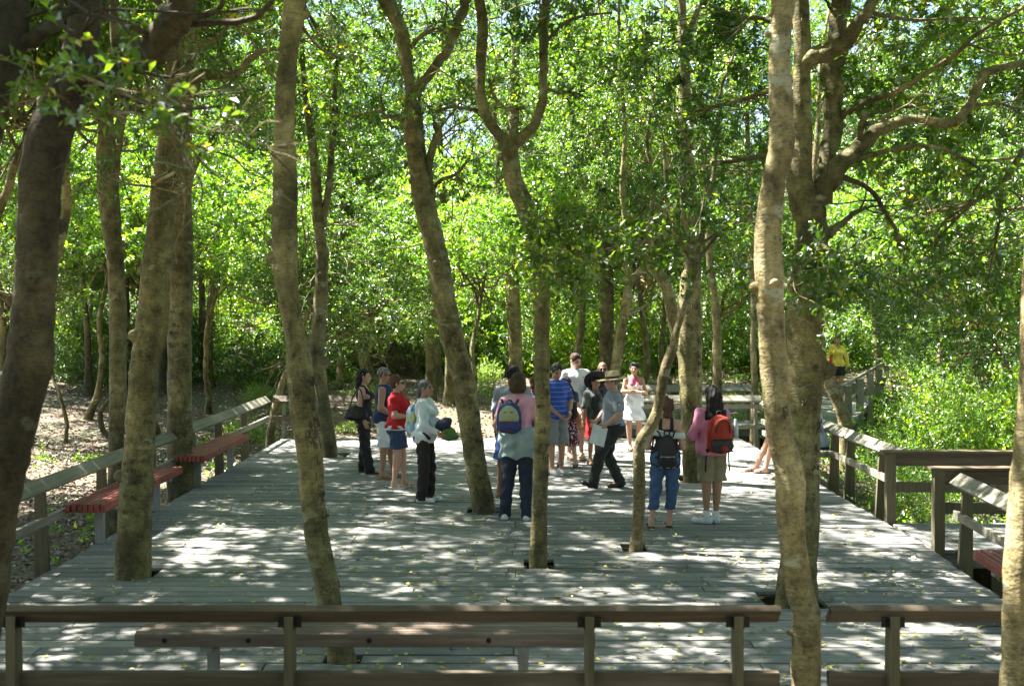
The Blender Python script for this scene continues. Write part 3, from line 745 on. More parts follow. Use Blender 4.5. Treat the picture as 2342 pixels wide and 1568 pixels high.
T20 = tree("slim brown upright trunk behind the woman with the red backpack", 24.6,
  [(1640, 1010, 24), (1640, 880, 22), (1640, 780, 20), (1636, 700, 19), (1623, 580, 18), (1618, 450, 17), (1607, 330, 16), (1601, 220, 14), (1600, 100, 12), (1600, 0, 10)],
  [[(1610, 360, 10), (1640, 300, 8), (1680, 280, 7)], [(1604, 290, 9), (1580, 220, 8), (1560, 190, 6)]], seed=23)
T21 = tree("thin pale blotched trunk between the two back fences on the right", 24.2,
  [(1726, 1012, 22), (1725, 940, 16), (1726, 880, 15), (1722, 800, 14), (1722, 700, 13), (1718, 560, 12), (1712, 400, 11), (1708, 250, 9)], mat=BARKP, seed=24)
T22 = tree("pale smooth trunk standing in the gap of the foreground fence", 7.0,
  [E(1812, 1880, 1600), E(1813, 1878, 1565), E(1808, 1874, 1460), E(1808, 1873, 1400), E(1799, 1860, 1342), E(1780, 1843, 1199), E(1774, 1842, 1121), E(1770, 1829, 1063), E(1758, 1817, 1004), E(1749, 1806, 926), E(1741, 1801, 849), E(1732, 1792, 758), E(1730, 1792, 700), E(1728, 1793, 641), E(1729, 1789, 525), E(1743, 1799, 408), E(1754, 1814, 350), E(1761, 1814, 292), E(1759, 1811, 175), E(1762, 1816, 58), E(1765, 1820, -5), (1795, -90, 52)],
  knobs=[(1726, 652, 19), (1797, 1452, 10), (1840, 345, 16), (1755, 85, 14)], mat=BARKP, seed=25, n=20)
T23 = tree("massive trunk on the right with a knob and long spreading limbs", 10.3,
  [E(1775, 1872, 1388), E(1786, 1869, 1300), E(1793, 1869, 1199), E(1795, 1871, 1082), E(1797, 1877, 965), E(1797, 1885, 849), E(1797, 1886, 758), E(1800, 1887, 690), E(1812, 1890, 600), (1857, 525, 68), (1845, 465, 66), (1832, 408, 58), (1832, 340, 52), (1836, 260, 46), (1836, 175, 40), (1834, 80, 38), (1830, -10, 36), (1825, -70, 34)],
  [[(1858, 500, 50), (1872, 450, 50), (1911, 390, 44), (1957, 340, 36), (2022, 292, 28), (2086, 273, 23), (2140, 280, 22), (2185, 275, 22), (2220, 233, 21), (2243, 181, 21), (2262, 163, 18), (2341, 143, 16), (2420, 130, 12)],
   [(1862, 480, 30, .3), (1885, 400, 42, .5), (1900, 300, 44, .6), (1905, 200, 44, .6), (1916, 90, 46, .7), (1924, 0, 44, .7), (1930, -90, 40, .7)],
   [(1835, 150, 34), (1887, 118, 42, -.1), (1934, 97, 38, -.2), (1966, 50, 30, -.3), (1998, 0, 28, -.3), (2020, -70, 24, -.3)],
   [(1920, 275, 18, .6), (1934, 257, 14, .5), (1969, 239, 14, .4), (2057, 204, 14, .3), (2130, 160, 12, .2), (2191, 122, 11), (2237, 76, 10), (2341, 17, 9), (2420, -20, 7)],
   [(1968, 322, 15), (1970, 290, 16, -.1), (1976, 255, 15, -.2)],
   [(1930, 382, 18), (1952, 367, 15), (1993, 353, 13), (2050, 342, 11), (2109, 332, 10), (2191, 356, 9), (2249, 396, 8), (2232, 430, 7), (2214, 466, 7), (2165, 480, 6), (2121, 484, 5)],
   [(1915, 398, 16), (1934, 408, 13), (1987, 431, 12), (2027, 490, 10), (2055, 545, 8), (2074, 635, 5)],
   [(1876, 555, 26), (1896, 536, 20), (1922, 513, 15), (1950, 490, 12), (1981, 472, 7)],
   [(1825, 180, 14, .2), (1753, 210, 12, .4), (1678, 233, 10, .5), (1584, 257, 7, .7)], [(1820, 350, 16, .3), (1753, 356, 12, .4), (1690, 366, 9, .5), (1648, 375, 6, .5)],
   [(1825, 60, 16, .2), (1770, 50, 12, .4), (1720, 40, 10, .5), (1690, 70, 7, .7)]],
  knobs=[(1900, 856, 30), (1878, 628, 16)], seed=26, n=20, twigs=4)
T25 = tree("bare trunk cut off by the right edge of the picture", 6.3,
  [(2325, 1640, 80), (2331, 1480, 78), (2332, 1400, 76), (2340, 1237, 74), (2350, 1050, 72), (2362, 900, 70), (2372, 700, 66), (2385, 500, 62), (2395, 250, 58), (2400, 0, 54)], mat=BARKP, seed=27, n=18)
T26 = tree("pale trunk leaning left beyond the right fence, behind the massive trunk", 21.0,
  [(1934, 990, 34), (1920, 930, 28), (1893, 870, 25), (1868, 800, 22), (1850, 650, 20), (1850, 500, 16), (1870, 300, 12)], mat=BARKP, seed=28)
T27 = tree("straight trunk right of the woman in yellow, at the bend of the path", 36.8,
  [(2027, 918, 36), (2022, 890, 30), (2013, 850, 25), (2008, 780, 23), (2004, 700, 22), (1998, 600, 19), (1994, 500, 18), (1990, 350, 15), (1995, 200, 11)],
  [[(2000, 560, 10), (2020, 500, 9), (2060, 440, 7)]], seed=29)
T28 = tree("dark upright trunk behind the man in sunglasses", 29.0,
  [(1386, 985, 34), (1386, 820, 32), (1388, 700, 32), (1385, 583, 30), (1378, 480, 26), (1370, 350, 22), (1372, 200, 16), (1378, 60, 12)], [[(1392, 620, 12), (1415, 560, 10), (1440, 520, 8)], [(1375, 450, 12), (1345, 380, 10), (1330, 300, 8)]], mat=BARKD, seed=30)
T29 = tree("slim sunlit trunk behind the man in the white T-shirt", 31.0,
  [(1316, 930, 20), (1318, 830, 18), (1330, 740, 17), (1333, 680, 15), (1329, 620, 14), (1323, 540, 13), (1318, 450, 12), (1325, 300, 9)], seed=31)
T30 = tree("pale bent trunk with a side branch, behind the ranger's hat", 26.0,
  [(1400, 985, 30), (1404, 900, 28), (1409, 840, 26), (1421, 758, 24), (1430, 705, 23), (1438, 655, 18), (1455, 627, 16), (1480, 613, 13), (1505, 585, 11), (1520, 500, 9)],
  [[(1428, 722, 12), (1450, 712, 9), (1486, 694, 6)], [(1437, 660, 12), (1432, 600, 10), (1445, 540, 8)]], mat=BARKP, seed=32)
TL = tree("dark limb hanging in from the top left corner of the picture", 5.2,
  [(-250, 1700, 110), (-230, 1200, 105), (-190, 800, 100), (-120, 500, 95), (-50, 330, 85), (0, 190, 78), (22, 90, 78), (26, 0, 78), (30, -80, 70)],
  [[(40, 110, 40), (75, 88, 38), (115, 60, 34), (140, 38, 26), (160, 30, 16)], [(128, 45, 22), (132, 15, 24), (134, -30, 24)]], mat=BARKD, seed=33, up_extra=.8)

# ---------------------------------------------------------------- crowns
# shared crown shapes (mesh data only); every tree gets crown children of its own
CR = [crown_mesh("crown", 40 + i, (2.3, 2.3, .8), 1020, leaf=.088, bl=.185, nb=47, shell=.15, twl=.22) for i in range(4)]          # airy canopy over the deck
CM = [crown_mesh("crown", 50 + i, (2.0, 2.0, 1.5), 560, leaf=.088, bl=.26, nb=34, shell=.3) for i in range(3)]          # middle distance
CB = [crown_mesh("crown", 60 + i, (2.6, 2.6, 1.9), 560, leaf=.115, bl=.30, nb=44, mats=[LEAF2, BARK], shell=.4) for i in range(3)]
def add_crown(t, me, c, s, rz=None):
    o = bpy.data.objects.new("crown", me); C.objects.link(o); o.parent = t['root']
    o.location = tuple(np.array(c) - t['o']); o.rotation_euler = (random.uniform(-.2, .2), random.uniform(-.2, .2), random.uniform(0, 6.28) if rz is None else rz)
    o.scale = s if isinstance(s, tuple) else (s, s, s)
    return o
def top_limbs(t, targets, rad=None):
    """limbs from the trunk's upper part out to each crown, as one more mesh of the tree"""
    mb = MB(); rs = t['rs']; pp, rr = t['p'], t['r']
    for c in targets:
        c = np.array(c) - t['o']
        i = int(len(pp) * rs.uniform(.78, .97)); st = pp[i]; v = c - st
        mid = st + v * .5 + rs.normal(0, .15, 3) * np.linalg.norm(v) * .5 + np.array((0, 0, -.1))
        limb_tubes(mb, [st, st + v * .2 + rs.normal(0, .1, 3), mid, c + rs.normal(0, .2, 3)], [rr[i] * .6, rr[i] * .5, rr[i] * .35, .012], 8, .04, 0, 3)
        for k in range(5): grow_twigs(mb, rs, mid + (c - mid) * rs.random(), unit(rs.normal(0, 1, 3) + np.array((0, 0, .1))), rs.uniform(1.0, 2.0), .022, 1, [], 5)
    mb.build("branches", t['mat'], t['root'], smooth=True)
def ztop(Z): return CAMH + 700 * Z / FPX
def canopy(t, offs, s=1.0, pool=None, lift=1.2):
    """crowns above the picture's upper edge, which shade the deck"""
    pool = pool or CR; tp = t['p'][-1] + t['o']; tg = []
    for (dx, dy, dz) in offs:
        c = np.array((tp[0] + dx, tp[1] + dy, max(tp[2], ztop(t['Z'] + dy) + lift) + dz)); tg.append(c)
        add_crown(t, random.choice(pool), c, s * random.uniform(.85, 1.15))
    top_limbs(t, tg)
canopy(T1, [(-1.4, .6, .6), (-3.4, 2.0, .9)])
canopy(T3, [(-1.3, .6, .5), (-3.4, 1.0, 1.0)])
canopy(T5, [(-.8, .6, .4), (-2.8, 1.6, .9)])
canopy(T7, [(-1.8, .6, .3), (.9, 1.2, .2)], 1.05)
canopy(T8, [(-1.0, .7, .3), (.6, 1.4, 1.3)])
canopy(T17, [(.4, .9, 1.6)], .9)
canopy(T22, [(-1.2, .9, .5), (.6, 1.8, .7)])
canopy(T23, [(-1.7, .4, .4), (1.9, .8, .2), (.1, 2.2, 1.2)], 1.05)
canopy(T25, [(-.9, 1.2, .4)])
canopy(T2, [(-1.4, .2, .9), (.2, 1.2, 1.2)])
canopy(T4, [(-1.1, .6, .5), (.9, .9, .8)], 1.1)
canopy(T19, [(-1.2, .5, .0), (1.3, .8, .3)], 1.15)
# foliage seen in the picture on the middle-distance trees
def at_px(t, lst, pool, s):
    tg = []
    for (x, y, Z, k) in lst:
        c = P(x, y, Z); tg.append(c); add_crown(t, random.choice(pool), c, s * k)
    if tg: top_limbs(t, tg)
at_px(T6, [(640, 150, 21, .9), (780, 240, 21.5, .9), (700, 10, 20, 1.0)], CM, 1.0)
at_px(T9, [(1130, 130, 27, .9), (1260, 200, 28, 1.0), (1180, 10, 26, 1.1)], CM, 1.0)
at_px(T10, [(900, 160, 33, 1.1), (860, 350, 34, .8)], CM, 1.1)
at_px(T10b, [(1040, 260, 31, 1.0), (1060, 400, 31, .6)], CM, 1.1)
at_px(T10c, [(950, 80, 33, 1.2)], CM, 1.1)
at_px(T11, [(760, 100, 34, 1.1), (850, 400, 35, .8), (700, 300, 35, 1.0)], CM, 1.1)
at_px(T12, [(520, 130, 36, 1.1), (440, 260, 36, 1.0)], CM, 1.1)
at_px(T12b, [(600, 260, 36, 1.1), (560, 420, 36, .8)], CM, 1.1)
at_px(T13, [(340, 90, 33, 1.1), (300, 330, 34, .9)], CM, 1.1)
at_px(T14, [(270, 320, 35, 1.1), (180, 90, 34, 1.1)], CM, 1.1)
at_px(T15, [(20, 380, 36, 1.2), (60, 180, 35, 1.2)], CM, 1.1)
at_px(T16, [(150, 420, 33, .8), (180, 250, 33, 1.0)], CM, 1.1)
at_px(T18, [(1440, 200, 20, .9), (1520, 90, 20.5, 1.0), (1380, 330, 21, .55)], CM, 1.0)
at_px(T20, [(1620, 200, 25, 1.0), (1700, 90, 25, 1.0), (1560, 60, 25, 1.0), (1690, 420, 25, .6)], CM, 1.0)
at_px(T21, [(1740, 250, 25, .9), (1700, 480, 26, .6)], CM, 1.0)
at_px(T26, [(1960, 120, 22, .9), (2080, 30, 22, 1.0)], CM, 1.0)
at_px(T27, [(2010, 260, 37, 1.3), (2120, 420, 37, .9), (1930, 420, 37, .8)], CM, 1.1)
at_px(T28, [(1360, 150, 29, 1.1), (1440, 330, 29.5, .8), (1300, 330, 29, .8)], CM, 1.1)
at_px(T29, [(1310, 330, 31, 1.0), (1280, 120, 31, 1.1)], CM, 1.1)
at_px(T30, [(1520, 420, 26.5, .7), (1460, 480, 26.5, .45)], CM, 1.0)

# near sprays of leaves hanging into the picture, each one mesh of its own tree
def spray(t, blobs, leaf=.07, mats=None, seed=1, per=11, twl=.3, branch=None, tb=0.0, name="leaf_spray", thin=1.0):
    r = np.random.default_rng(seed); ps, ds = [], []
    for (x, y, rx, ry, Z, n, dz) in blobs:
        n = max(4, int(n * thin)); c = P(x, y, Z); k = max(3, n // 8)
        b = r.normal(0, .5, (k, 3)); b = np.clip(b, -1, 1)
        ctr = c + b * np.array((rx / FPX * Z, dz, ry / FPX * Z))
        ii = r.integers(0, k, n); q = ctr[ii] + r.normal(0, .09, (n, 3)); ps.append(q); ds.append(q - c + r.normal(0, .2, (n, 3)))
    p = np.concatenate(ps); d = unit(np.concatenate(ds) * np.array((1, 1, .5)))
    me = foliage(name, p - t['o'], d, per=per, leaf=leaf, mats=mats or [LEAF, BARKP], seed=seed, twl=twl, tonebias=tb)
    o = link(name, me, t['root'])
    if branch:
        mb = MB(); rs = np.random.default_rng(seed)
        for br in branch:
            pts = [P(x, y, Z) - t['o'] for (x, y, w, Z) in br]; rad = [w / 2 / FPX * Z for (x, y, w, Z) in br]
            lp, lr = limb_tubes(mb, pts, rad, 7, .03, seed, 4)
            for k in range(len(br) * 2):
                i = rs.integers(2, len(lp)); grow_twigs(mb, rs, lp[i], unit(lp[i] - lp[i - 1]) + rs.normal(0, .8, 3), rs.uniform(.25, .6), lr[i] * .55, 1, [], 4)
        mb.build("branches", BARKP, t['root'], smooth=True)
spray(T1, [(230, 180, 90, 40, 4.9, 20, .25), (330, 210, 110, 35, 4.8, 20, .25), (130, 140, 60, 50, 5.0, 8, .2), (430, 240, 60, 20, 4.8, 5, .2)], leaf=.055, seed=71, per=8, twl=.16, tb=.15,
      branch=[[(180, 170, 9, 5.0), (250, 200, 7, 4.9), (330, 235, 5, 4.8), (430, 270, 4, 4.7)], [(200, 260, 7, 5.4), (330, 262, 5, 5.3), (440, 305, 4, 5.2), (560, 300, 3, 5.2)],
              [(160, 235, 6, 5.3), (100, 200, 5, 5.2), (20, 190, 4, 5.2)]])
spray(T3, [(300, 400, 120, 20, 9.5, 12, .3), (250, 430, 60, 30, 9.6, 10, .3), (560, 260, 60, 30, 10.4, 12, .3), (480, 110, 60, 50, 10.8, 30, .4)], leaf=.06, seed=72, per=7, twl=.18,
      branch=[[(345, 480, 9, 10.9), (352, 425, 9, 10.3), (395, 395, 8, 9.9), (414, 360, 7, 9.8), (392, 318, 6, 9.8), (375, 300, 4, 9.8)], [(350, 428, 6, 10.2), (290, 420, 5, 9.9), (230, 402, 4, 9.7), (180, 420, 2, 9.7)], [(352, 428, 5, 10.2), (400, 440, 3, 10), (430, 455, 2, 10)]])
spray(T17, [(1300, 560, 80, 55, 10.6, 60, .5), (1230, 600, 50, 60, 10.4, 34, .4), (1400, 540, 90, 60, 11.0, 60, .6), (1260, 520, 60, 30, 10.6, 26, .4), (1380, 620, 60, 50, 11, 26, .5), (1270, 470, 60, 20, 11, 18, .4)], leaf=.085, seed=73, per=9, twl=.24, tb=.2,
      branch=[[(1600, 560, 9, 12.6), (1530, 540, 8, 12), (1440, 560, 7, 11.3), (1340, 580, 5, 10.8), (1250, 600, 3, 10.5)], [(1440, 560, 6, 11.3), (1380, 520, 5, 11), (1290, 530, 4, 10.7)]])
spray(T17, [(1600, 520, 90, 70, 12.6, 70, .6), (1540, 640, 60, 60, 12.4, 30, .4), (1680, 470, 80, 60, 13, 60, .6), (1640, 620, 70, 40, 13, 30, .5), (1500, 450, 80, 50, 13, 40, .6)], leaf=.08, seed=74, thin=.42, per=10, twl=.26, tb=.02,
      branch=[[(1600, 560, 8, 12.6), (1660, 520, 6, 12.8), (1720, 480, 4, 13)]])
spray(T23, [(1900, 600, 80, 30, 9.6, 60, .5), (1830, 640, 50, 40, 9.5, 36, .3), (1990, 620, 80, 40, 9.8, 70, .5), (2060, 670, 60, 40, 9.9, 50, .4), (1900, 660, 60, 30, 9.6, 30, .4)], leaf=.075, seed=75, thin=.55, per=11, twl=.26, mats=[LEAF, BARK],
      branch=[[(1880, 560, 10, 10.1), (1930, 590, 8, 9.9), (2000, 620, 6, 9.8), (2080, 660, 4, 9.9)], [(1860, 580, 8, 10), (1830, 620, 5, 9.6), (1800, 650, 3, 9.5)]])
spray(T23, [(2190, 480, 120, 70, 10.5, 130, .9), (2270, 600, 90, 60, 10.5, 90, .9), (2140, 620, 80, 60, 10.6, 70, .7), (2280, 420, 80, 70, 10.5, 70, .9), (2180, 700, 90, 30, 10.8, 50, .8), (2300, 690, 50, 40, 10.8, 40, .6), (2110, 540, 50, 50, 10.4, 40, .5)], leaf=.08, seed=76, thin=.34, per=12, twl=.28, mats=[LEAF, BARK],
      branch=[[(2341, 340, 14, 10.5), (2290, 420, 11, 10.5), (2220, 470, 8, 10.5), (2130, 560, 5, 10.6)], [(2290, 420, 9, 10.5), (2280, 540, 7, 10.5), (2260, 640, 4, 10.6)], [(2214, 466, 7, 10.3), (2150, 520, 5, 10.4), (2120, 620, 4, 10.5)]])
spray(T23, [(2060, 140, 110, 80, 10.6, 110, .9), (2180, 50, 120, 60, 10.6, 110, .9), (1990, 330, 70, 50, 11, 50, .7), (2090, 360, 80, 60, 11, 70, .7), (2200, 330, 60, 40, 11, 40, .6), (2010, 210, 60, 60, 11, 50, .6), (2290, 60, 60, 60, 10.5, 30, .6)], leaf=.08, seed=77, thin=.55, per=12, twl=.28, mats=[LEAF, BARK])
spray(T23, [(1650, 150, 120, 90, 11.2, 110, .9), (1560, 270, 90, 60, 11.6, 60, .8), (1680, 330, 80, 60, 11.4, 60, .7), (1500, 120, 90, 80, 11.8, 60, .9), (1720, 30, 80, 40, 11.2, 50, .7), (1600, 420, 70, 50, 11.8, 40, .6)], leaf=.08, seed=78, thin=.55, per=12, twl=.28, mats=[LEAF, BARK])
spray(T7, [(870, 60, 70, 60, 15.3, 50, .7), (990, 110, 60, 70, 15.5, 50, .8), (900, 280, 60, 50, 15.5, 40, .7), (1060, 240, 70, 50, 15.6, 44, .7), (960, 250, 60, 40, 15.2, 30, .6), (1050, 390, 60, 40, 15.6, 34, .6), (780, 200, 60, 70, 15.8, 30, .7)], leaf=.08, seed=79, thin=.7, per=11, twl=.28)
spray(T8, [(1180, 60, 80, 60, 12.2, 60, .7), (1340, 40, 90, 50, 12.3, 60, .7), (1290, 200, 60, 60, 12.5, 30, .6), (1060, 130, 40, 50, 12.4, 20, .5), (1400, 130, 60, 60, 12.6, 40, .6)], leaf=.078, seed=80, thin=.7, per=11, twl=.28)
spray(T5, [(740, 120, 50, 60, 9.6, 24, .5), (560, 60, 60, 40, 9.8, 26, .5), (740, 330, 40, 40, 10, 12, .4)], leaf=.065, seed=81, per=9, twl=.2, branch=[[(690, 60, 8, 8.8), (730, 110, 6, 9.2), (770, 130, 4, 9.5)], [(640, 200, 6, 8.8), (580, 100, 5, 9.4), (540, 50, 3, 9.7)]])
spray(T4, [(460, 330, 30, 40, 16.6, 20, .5), (500, 220, 60, 70, 16.9, 50, .7), (380, 60, 50, 50, 16.9, 30, .6)], leaf=.08, seed=82, per=11, twl=.28)

# ---------------------------------------------------------------- trees of the surrounding wood: built once per kind, then copied with their parts
def make_wood_tree(seed, h=6.2, lean=.5, crowns=3, pool=CM, cs=1.0, r0=.13, mat=BARK, low=2.8):
    rs = np.random.default_rng(seed)
    root = thing("tree", (0, 0, 0), "x", "tree"); root.location = (0, 0, -100)
    p = [np.zeros(3)]; d = unit(np.array((rs.normal(0, .12) + lean * .2, rs.normal(0, .12), 1)))
    for k in range(8):
        d = unit(d + rs.normal(0, .16, 3) * np.array((1, 1, 0)) + np.array((0, 0, .12))); p.append(p[-1] + d * h / 8)
    p = np.array(p); r = np.linspace(r0, r0 * .35, 9); r[0] *= 1.35
    mb = MB(); lp, lr = limb_tubes(mb, p, r, 10, .05, seed, 3)
    cs_ = []
    for k in range(crowns):
        a = k * 2.4 + rs.uniform(0, 1); rad = rs.uniform(.8, 1.9) * (0 if k == 0 else 1)
        z = h + .4 if k == 0 else rs.uniform(low, h + .2)
        c = np.array((p[-1][0] + rad * math.cos(a), p[-1][1] + rad * math.sin(a), z)); cs_.append(c)
        i = int(np.argmin(abs(lp[:, 2] - (z - 1.6)))); i = min(max(i, 4), len(lp) - 2); v = c - lp[i]
        q = [lp[i], lp[i] + v * .3 + rs.normal(0, .15, 3), lp[i] + v * .65 + rs.normal(0, .2, 3), c]
        bp, br = limb_tubes(mb, q, [lr[i] * .6, lr[i] * .45, lr[i] * .3, .012], 7, .04, 0, 3)
        for m in range(12): grow_twigs(mb, rs, bp[rs.integers(2, len(bp))], unit(rs.normal(0, 1, 3) * np.array((1, 1, .5))), rs.uniform(1.0, 2.4), .03, 1, [], 4)
    mb.build("trunk", mat, root, smooth=True)
    for k, c in enumerate(cs_):
        o = bpy.data.objects.new("crown", random.choice(pool)); C.objects.link(o); o.parent = root; o.location = tuple(c)
        s = cs * (1.0 if k == 0 else rs.uniform(.65, .95)); o.scale = (s, s, s); o.rotation_euler = (0, 0, rs.uniform(0, 6.28))
    return root
def copy_thing(root):
    r = root.copy(); C.objects.link(r)
    for ch in list(root.children):
        c = ch.copy(); C.objects.link(c); c.parent = r
        for g in list(ch.children):
            d = g.copy(); C.objects.link(d); d.parent = c
    return r
KIND = [make_wood_tree(201, 6.6, .4, 3, CM, 1.15, .12), make_wood_tree(202, 5.6, -.4, 4, CM, 1.05, .10, BARKP), make_wood_tree(203, 7.6, .2, 4, CB, 1.1, .14, BARKD),
        make_wood_tree(204, 5.0, .6, 3, CB, .95, .09, BARK), make_wood_tree(205, 8.4, -.2, 5, CM, 1.25, .15, BARKD)]
KL = ["green tree with winding grey limbs among the woods behind the deck", "pale crooked tree among the woods behind the deck",
      "tall yellow-green tree with a dark trunk in the woods behind", "small bright green understorey tree in the woods behind", "tall dark-trunked evergreen in the woods behind"]
used = [False] * 5
spots = []
rr_ = random.Random(11)
def ok(x, y, dmin):
    return all((x - a) ** 2 + (y - b) ** 2 > dmin ** 2 for a, b in spots)
for row, (Z0, Z1, n, dmin) in enumerate([(24.5, 29, 5, 3.0), (29, 36, 12, 3.0), (36, 46, 22, 3.3), (46, 60, 26, 4.0)]):
    tries = 0; k = 0
    while k < n and tries < 1500:
        tries += 1
        Z = rr_.uniform(Z0, Z1); x = rr_.uniform(-.47, .47) * Z
        px = 1171 + x * FPX / Z
        if not ok(x, Z, dmin): continue
        if Z < 38 and 5.0 < x < 13 and abs(x - (8.7 + (Z - 31) * .38)) < 2.2: continue   # the path
        if Z < 37 and 1 < x < 7 and Z < 28.5: continue
        if Z < 50 and 640 < px < 1340 and rr_.random() < .94: continue
        if Z > 30 and 450 < px < 1000 and rr_.random() < .3: continue
        if 34 < Z < 46 and 440 < px < 700 and rr_.random() < .5: continue                      # the sunny clearing in the middle
        if Z < 46 and px > 1900 and rr_.random() < .7: continue
        spots.append((x, Z)); k += 1
        kind = rr_.choice([0, 1, 3, 3]) if row < 2 else rr_.choice([0, 1, 2, 3, 4])
        if used[kind]: o = copy_thing(KIND[kind])
        else: o = KIND[kind]; used[kind] = True
        o.location = (x, Z, float(ground(x, Z)) - .08); o.rotation_euler = (0, 0, rr_.uniform(0, 6.28)); s = rr_.uniform(.85, 1.2)
        o.scale = (s, s, s * rr_.uniform(.9, 1.1)); tag(o, KL[kind], "tree", "trees of the surrounding wood")
HIGH = [make_wood_tree(231, 7.4, .3, 3, CR, 1.15, .13, BARK, 6.6), make_wood_tree(232, 6.9, -.3, 3, CR, 1.1, .12, BARKP, 6.3)]
hused = [False, False]
# trees added just outside the picture to shade the deck
for (x, Z, kind, s) in [(-8.5, 10, 0, 1.1), (-9.2, 14.5, 1, 1.1), (-9.5, 18.5, 0, 1.1), (-6.4, 7.2, 1, 1.05), (-9.6, 5, 0, 1.1), (-12.5, 13, 4, 1), (-11.6, 8.5, 4, .95), (7.5, 9.5, 0, 1.0), (8.0, 16.5, 1, 1.0),
                        (-13.6, 22, 4, 1), (-8.8, 17.2, 1, 1.1), (-10.6, 20.4, 0, 1.1), (-8.9, 20.6, 0, 1.05), (-3.5, 3, 0, 1.15), (9.5, 5, 4, 1), (13.5, 24, 1, 1)]:
    kind = kind % 2
    if hused[kind]: o = copy_thing(HIGH[kind])
    else: o = HIGH[kind]; hused[kind] = True
    o.location = (x, Z, float(ground(x, Z)) - .08); o.rotation_euler = (0, 0, x * 3.1); o.scale = (s, s, s)
    tag(o, KL[kind].replace("woods behind the deck", "trees added beside the deck for shade").replace("woods behind", "trees added beside the deck for shade"), "tree", "trees added to shade the deck")
# unseen trees added behind and beside the viewer to block open sky
for (x, Z, kind, s) in [(-5.5, -3.5, 0, 1.15), (.5, -6, 4, 1), (6, -3, 0, 1.15), (-3, -10, 4, 1), (5, -10, 2, 1), (9.5, .5, 0, 1.1), (-10, -6, 4, 1), (12, -7, 4, 1), (-10, .5, 0, 1.1), (8.8, 13.5, 1, 1.0), (14, 8, 4, 1), (0, -14, 2, 1.1), (-7, -14, 4, 1.1), (8, -15, 4, 1.1), (13, 1.5, 4, 1), (3.2, -2.6, 1, 1.1), (-2.2, -2.8, 3, 1.2)]:
    if used[kind]: o = copy_thing(KIND[kind])
    else: o = KIND[kind]; used[kind] = True
    o.location = (x, Z, float(ground(x, Z)) - .08); o.rotation_euler = (0, 0, x * 2.1); o.scale = (s, s, s)
    tag(o, "tall unseen tree added behind the viewpoint to keep off open sky", "tree", "trees added behind the viewpoint")
for k in range(5):
    if not used[k]: KIND[k].location = (-20 + k, 62, 0)

# ---------------------------------------------------------------- shrubs
def shrub_mesh(seed, rad, twigs, leaf, mats, tb=0.0):
    r = np.random.default_rng(seed)
    p, d = in_ellipsoid(r, twigs, rad, shell=.3, nb=26, bl=.25, flat=.9)
    p[:, 2] += rad[2] * .85; p = p[p[:, 2] > .02]; d = unit(p - np.array((0, 0, rad[2] * .3)))
    return foliage("leaves", p, d, leaf=leaf, mats=mats, seed=seed, per=11, twl=.32, up=.25, tonebias=tb)
def make_shrub(seed, rad, twigs, leaf, mats, tb=0.0):
    root = thing("shrub", (0, 0, -100), "x", "shrub"); rs = np.random.default_rng(seed)
    link("leaves", shrub_mesh(seed, rad, twigs, leaf, mats, tb), root)
    mb = MB()
    for k in range(9):
        a = rs.uniform(0, 6.28); e = np.array((math.cos(a) * rad[0] * rs.uniform(.2, .8), math.sin(a) * rad[1] * rs.uniform(.2, .8), rad[2] * rs.uniform(1, 1.7)))
        limb_tubes(mb, [np.array((0, 0, -.05)) + rs.normal(0, .06, 3) * np.array((1, 1, 0)), e * .35 + rs.normal(0, .08, 3), e * .7 + rs.normal(0, .1, 3), e], [.016, .013, .009, .004], 5, .0, 0, 3)
    mb.build("stems", BARK, root, smooth=True)
    return root
SH = [make_shrub(301, (1.2, 1.0, .8), 620, .085, [LEAF2, BARK], .1), make_shrub(302, (1.0, 1.0, 1.1), 620, .085, [LEAF2, BARK]),
      make_shrub(303, (1.1, 1.1, .6), 560, .08, [LEAF, BARK]), make_shrub(304, (.6, .6, .45), 240, .07, [LEAF2, BARK], .1)]
SL = ["low spreading yellow-green shrub in the sun behind the deck", "rounded yellow-green shrub in the sun behind the deck", "darker green shrub under the trees", "small bright green seedling bush on the forest floor"]
SLR = ["low spreading shrub in the thicket on the right of the path", "rounded bright shrub in the thicket on the right of the path", "darker green shrub in the thicket on the right of the path", "small bush in the thicket right of the deck"]
sused = [False] * 4
def put_shrub(k, x, Z, s, lab, grp):
    if sused[k]: o = copy_thing(SH[k])
    else: o = SH[k]; sused[k] = True
    o.location = (x, Z, float(ground(x, Z)) - .03); o.rotation_euler = (0, 0, rr_.uniform(0, 6.28)); o.scale = (s, s, s * rr_.uniform(.85, 1.2)); tag(o, lab, "shrub", grp)
n = 0
while n < 62:          # the bright belt behind
    px = rr_.uniform(430, 1900); Z = rr_.uniform(38, 46); px = px if rr_.random() < .6 else rr_.uniform(880, 1330); x = (px - 1171) / FPX * Z
    if 770 < px < 900 and Z < 42: continue
    k = rr_.choice([0, 1, 1, 2] if px < 760 else [0, 1, 0, 1, 2]); put_shrub(k, x, Z, rr_.uniform(.9, 1.5), SL[k], "shrubs behind the deck"); n += 1
for q in range(44):    # tall sunny saplings closing the clearings
    px = rr_.choice([rr_.uniform(720, 1340), rr_.uniform(720, 1340), rr_.uniform(1930, 2400)]); Z = rr_.uniform(45, 56)
    k = rr_.choice([0, 1, 1]); put_shrub(k, (px - 1171) / FPX * Z, Z, rr_.uniform(1.8, 3.3), "tall yellow-green sapling closing a sunny clearing in the wood", "saplings in the clearings")
for q in range(16):    # left back, in the shade
    px = rr_.uniform(-60, 760); Z = rr_.uniform(34, 41); put_shrub(2, (px - 1171) / FPX * Z, Z, rr_.uniform(.9, 1.5), "darker green shrub in the shade left of the deck", "dark shrubs on the left")
n = 0
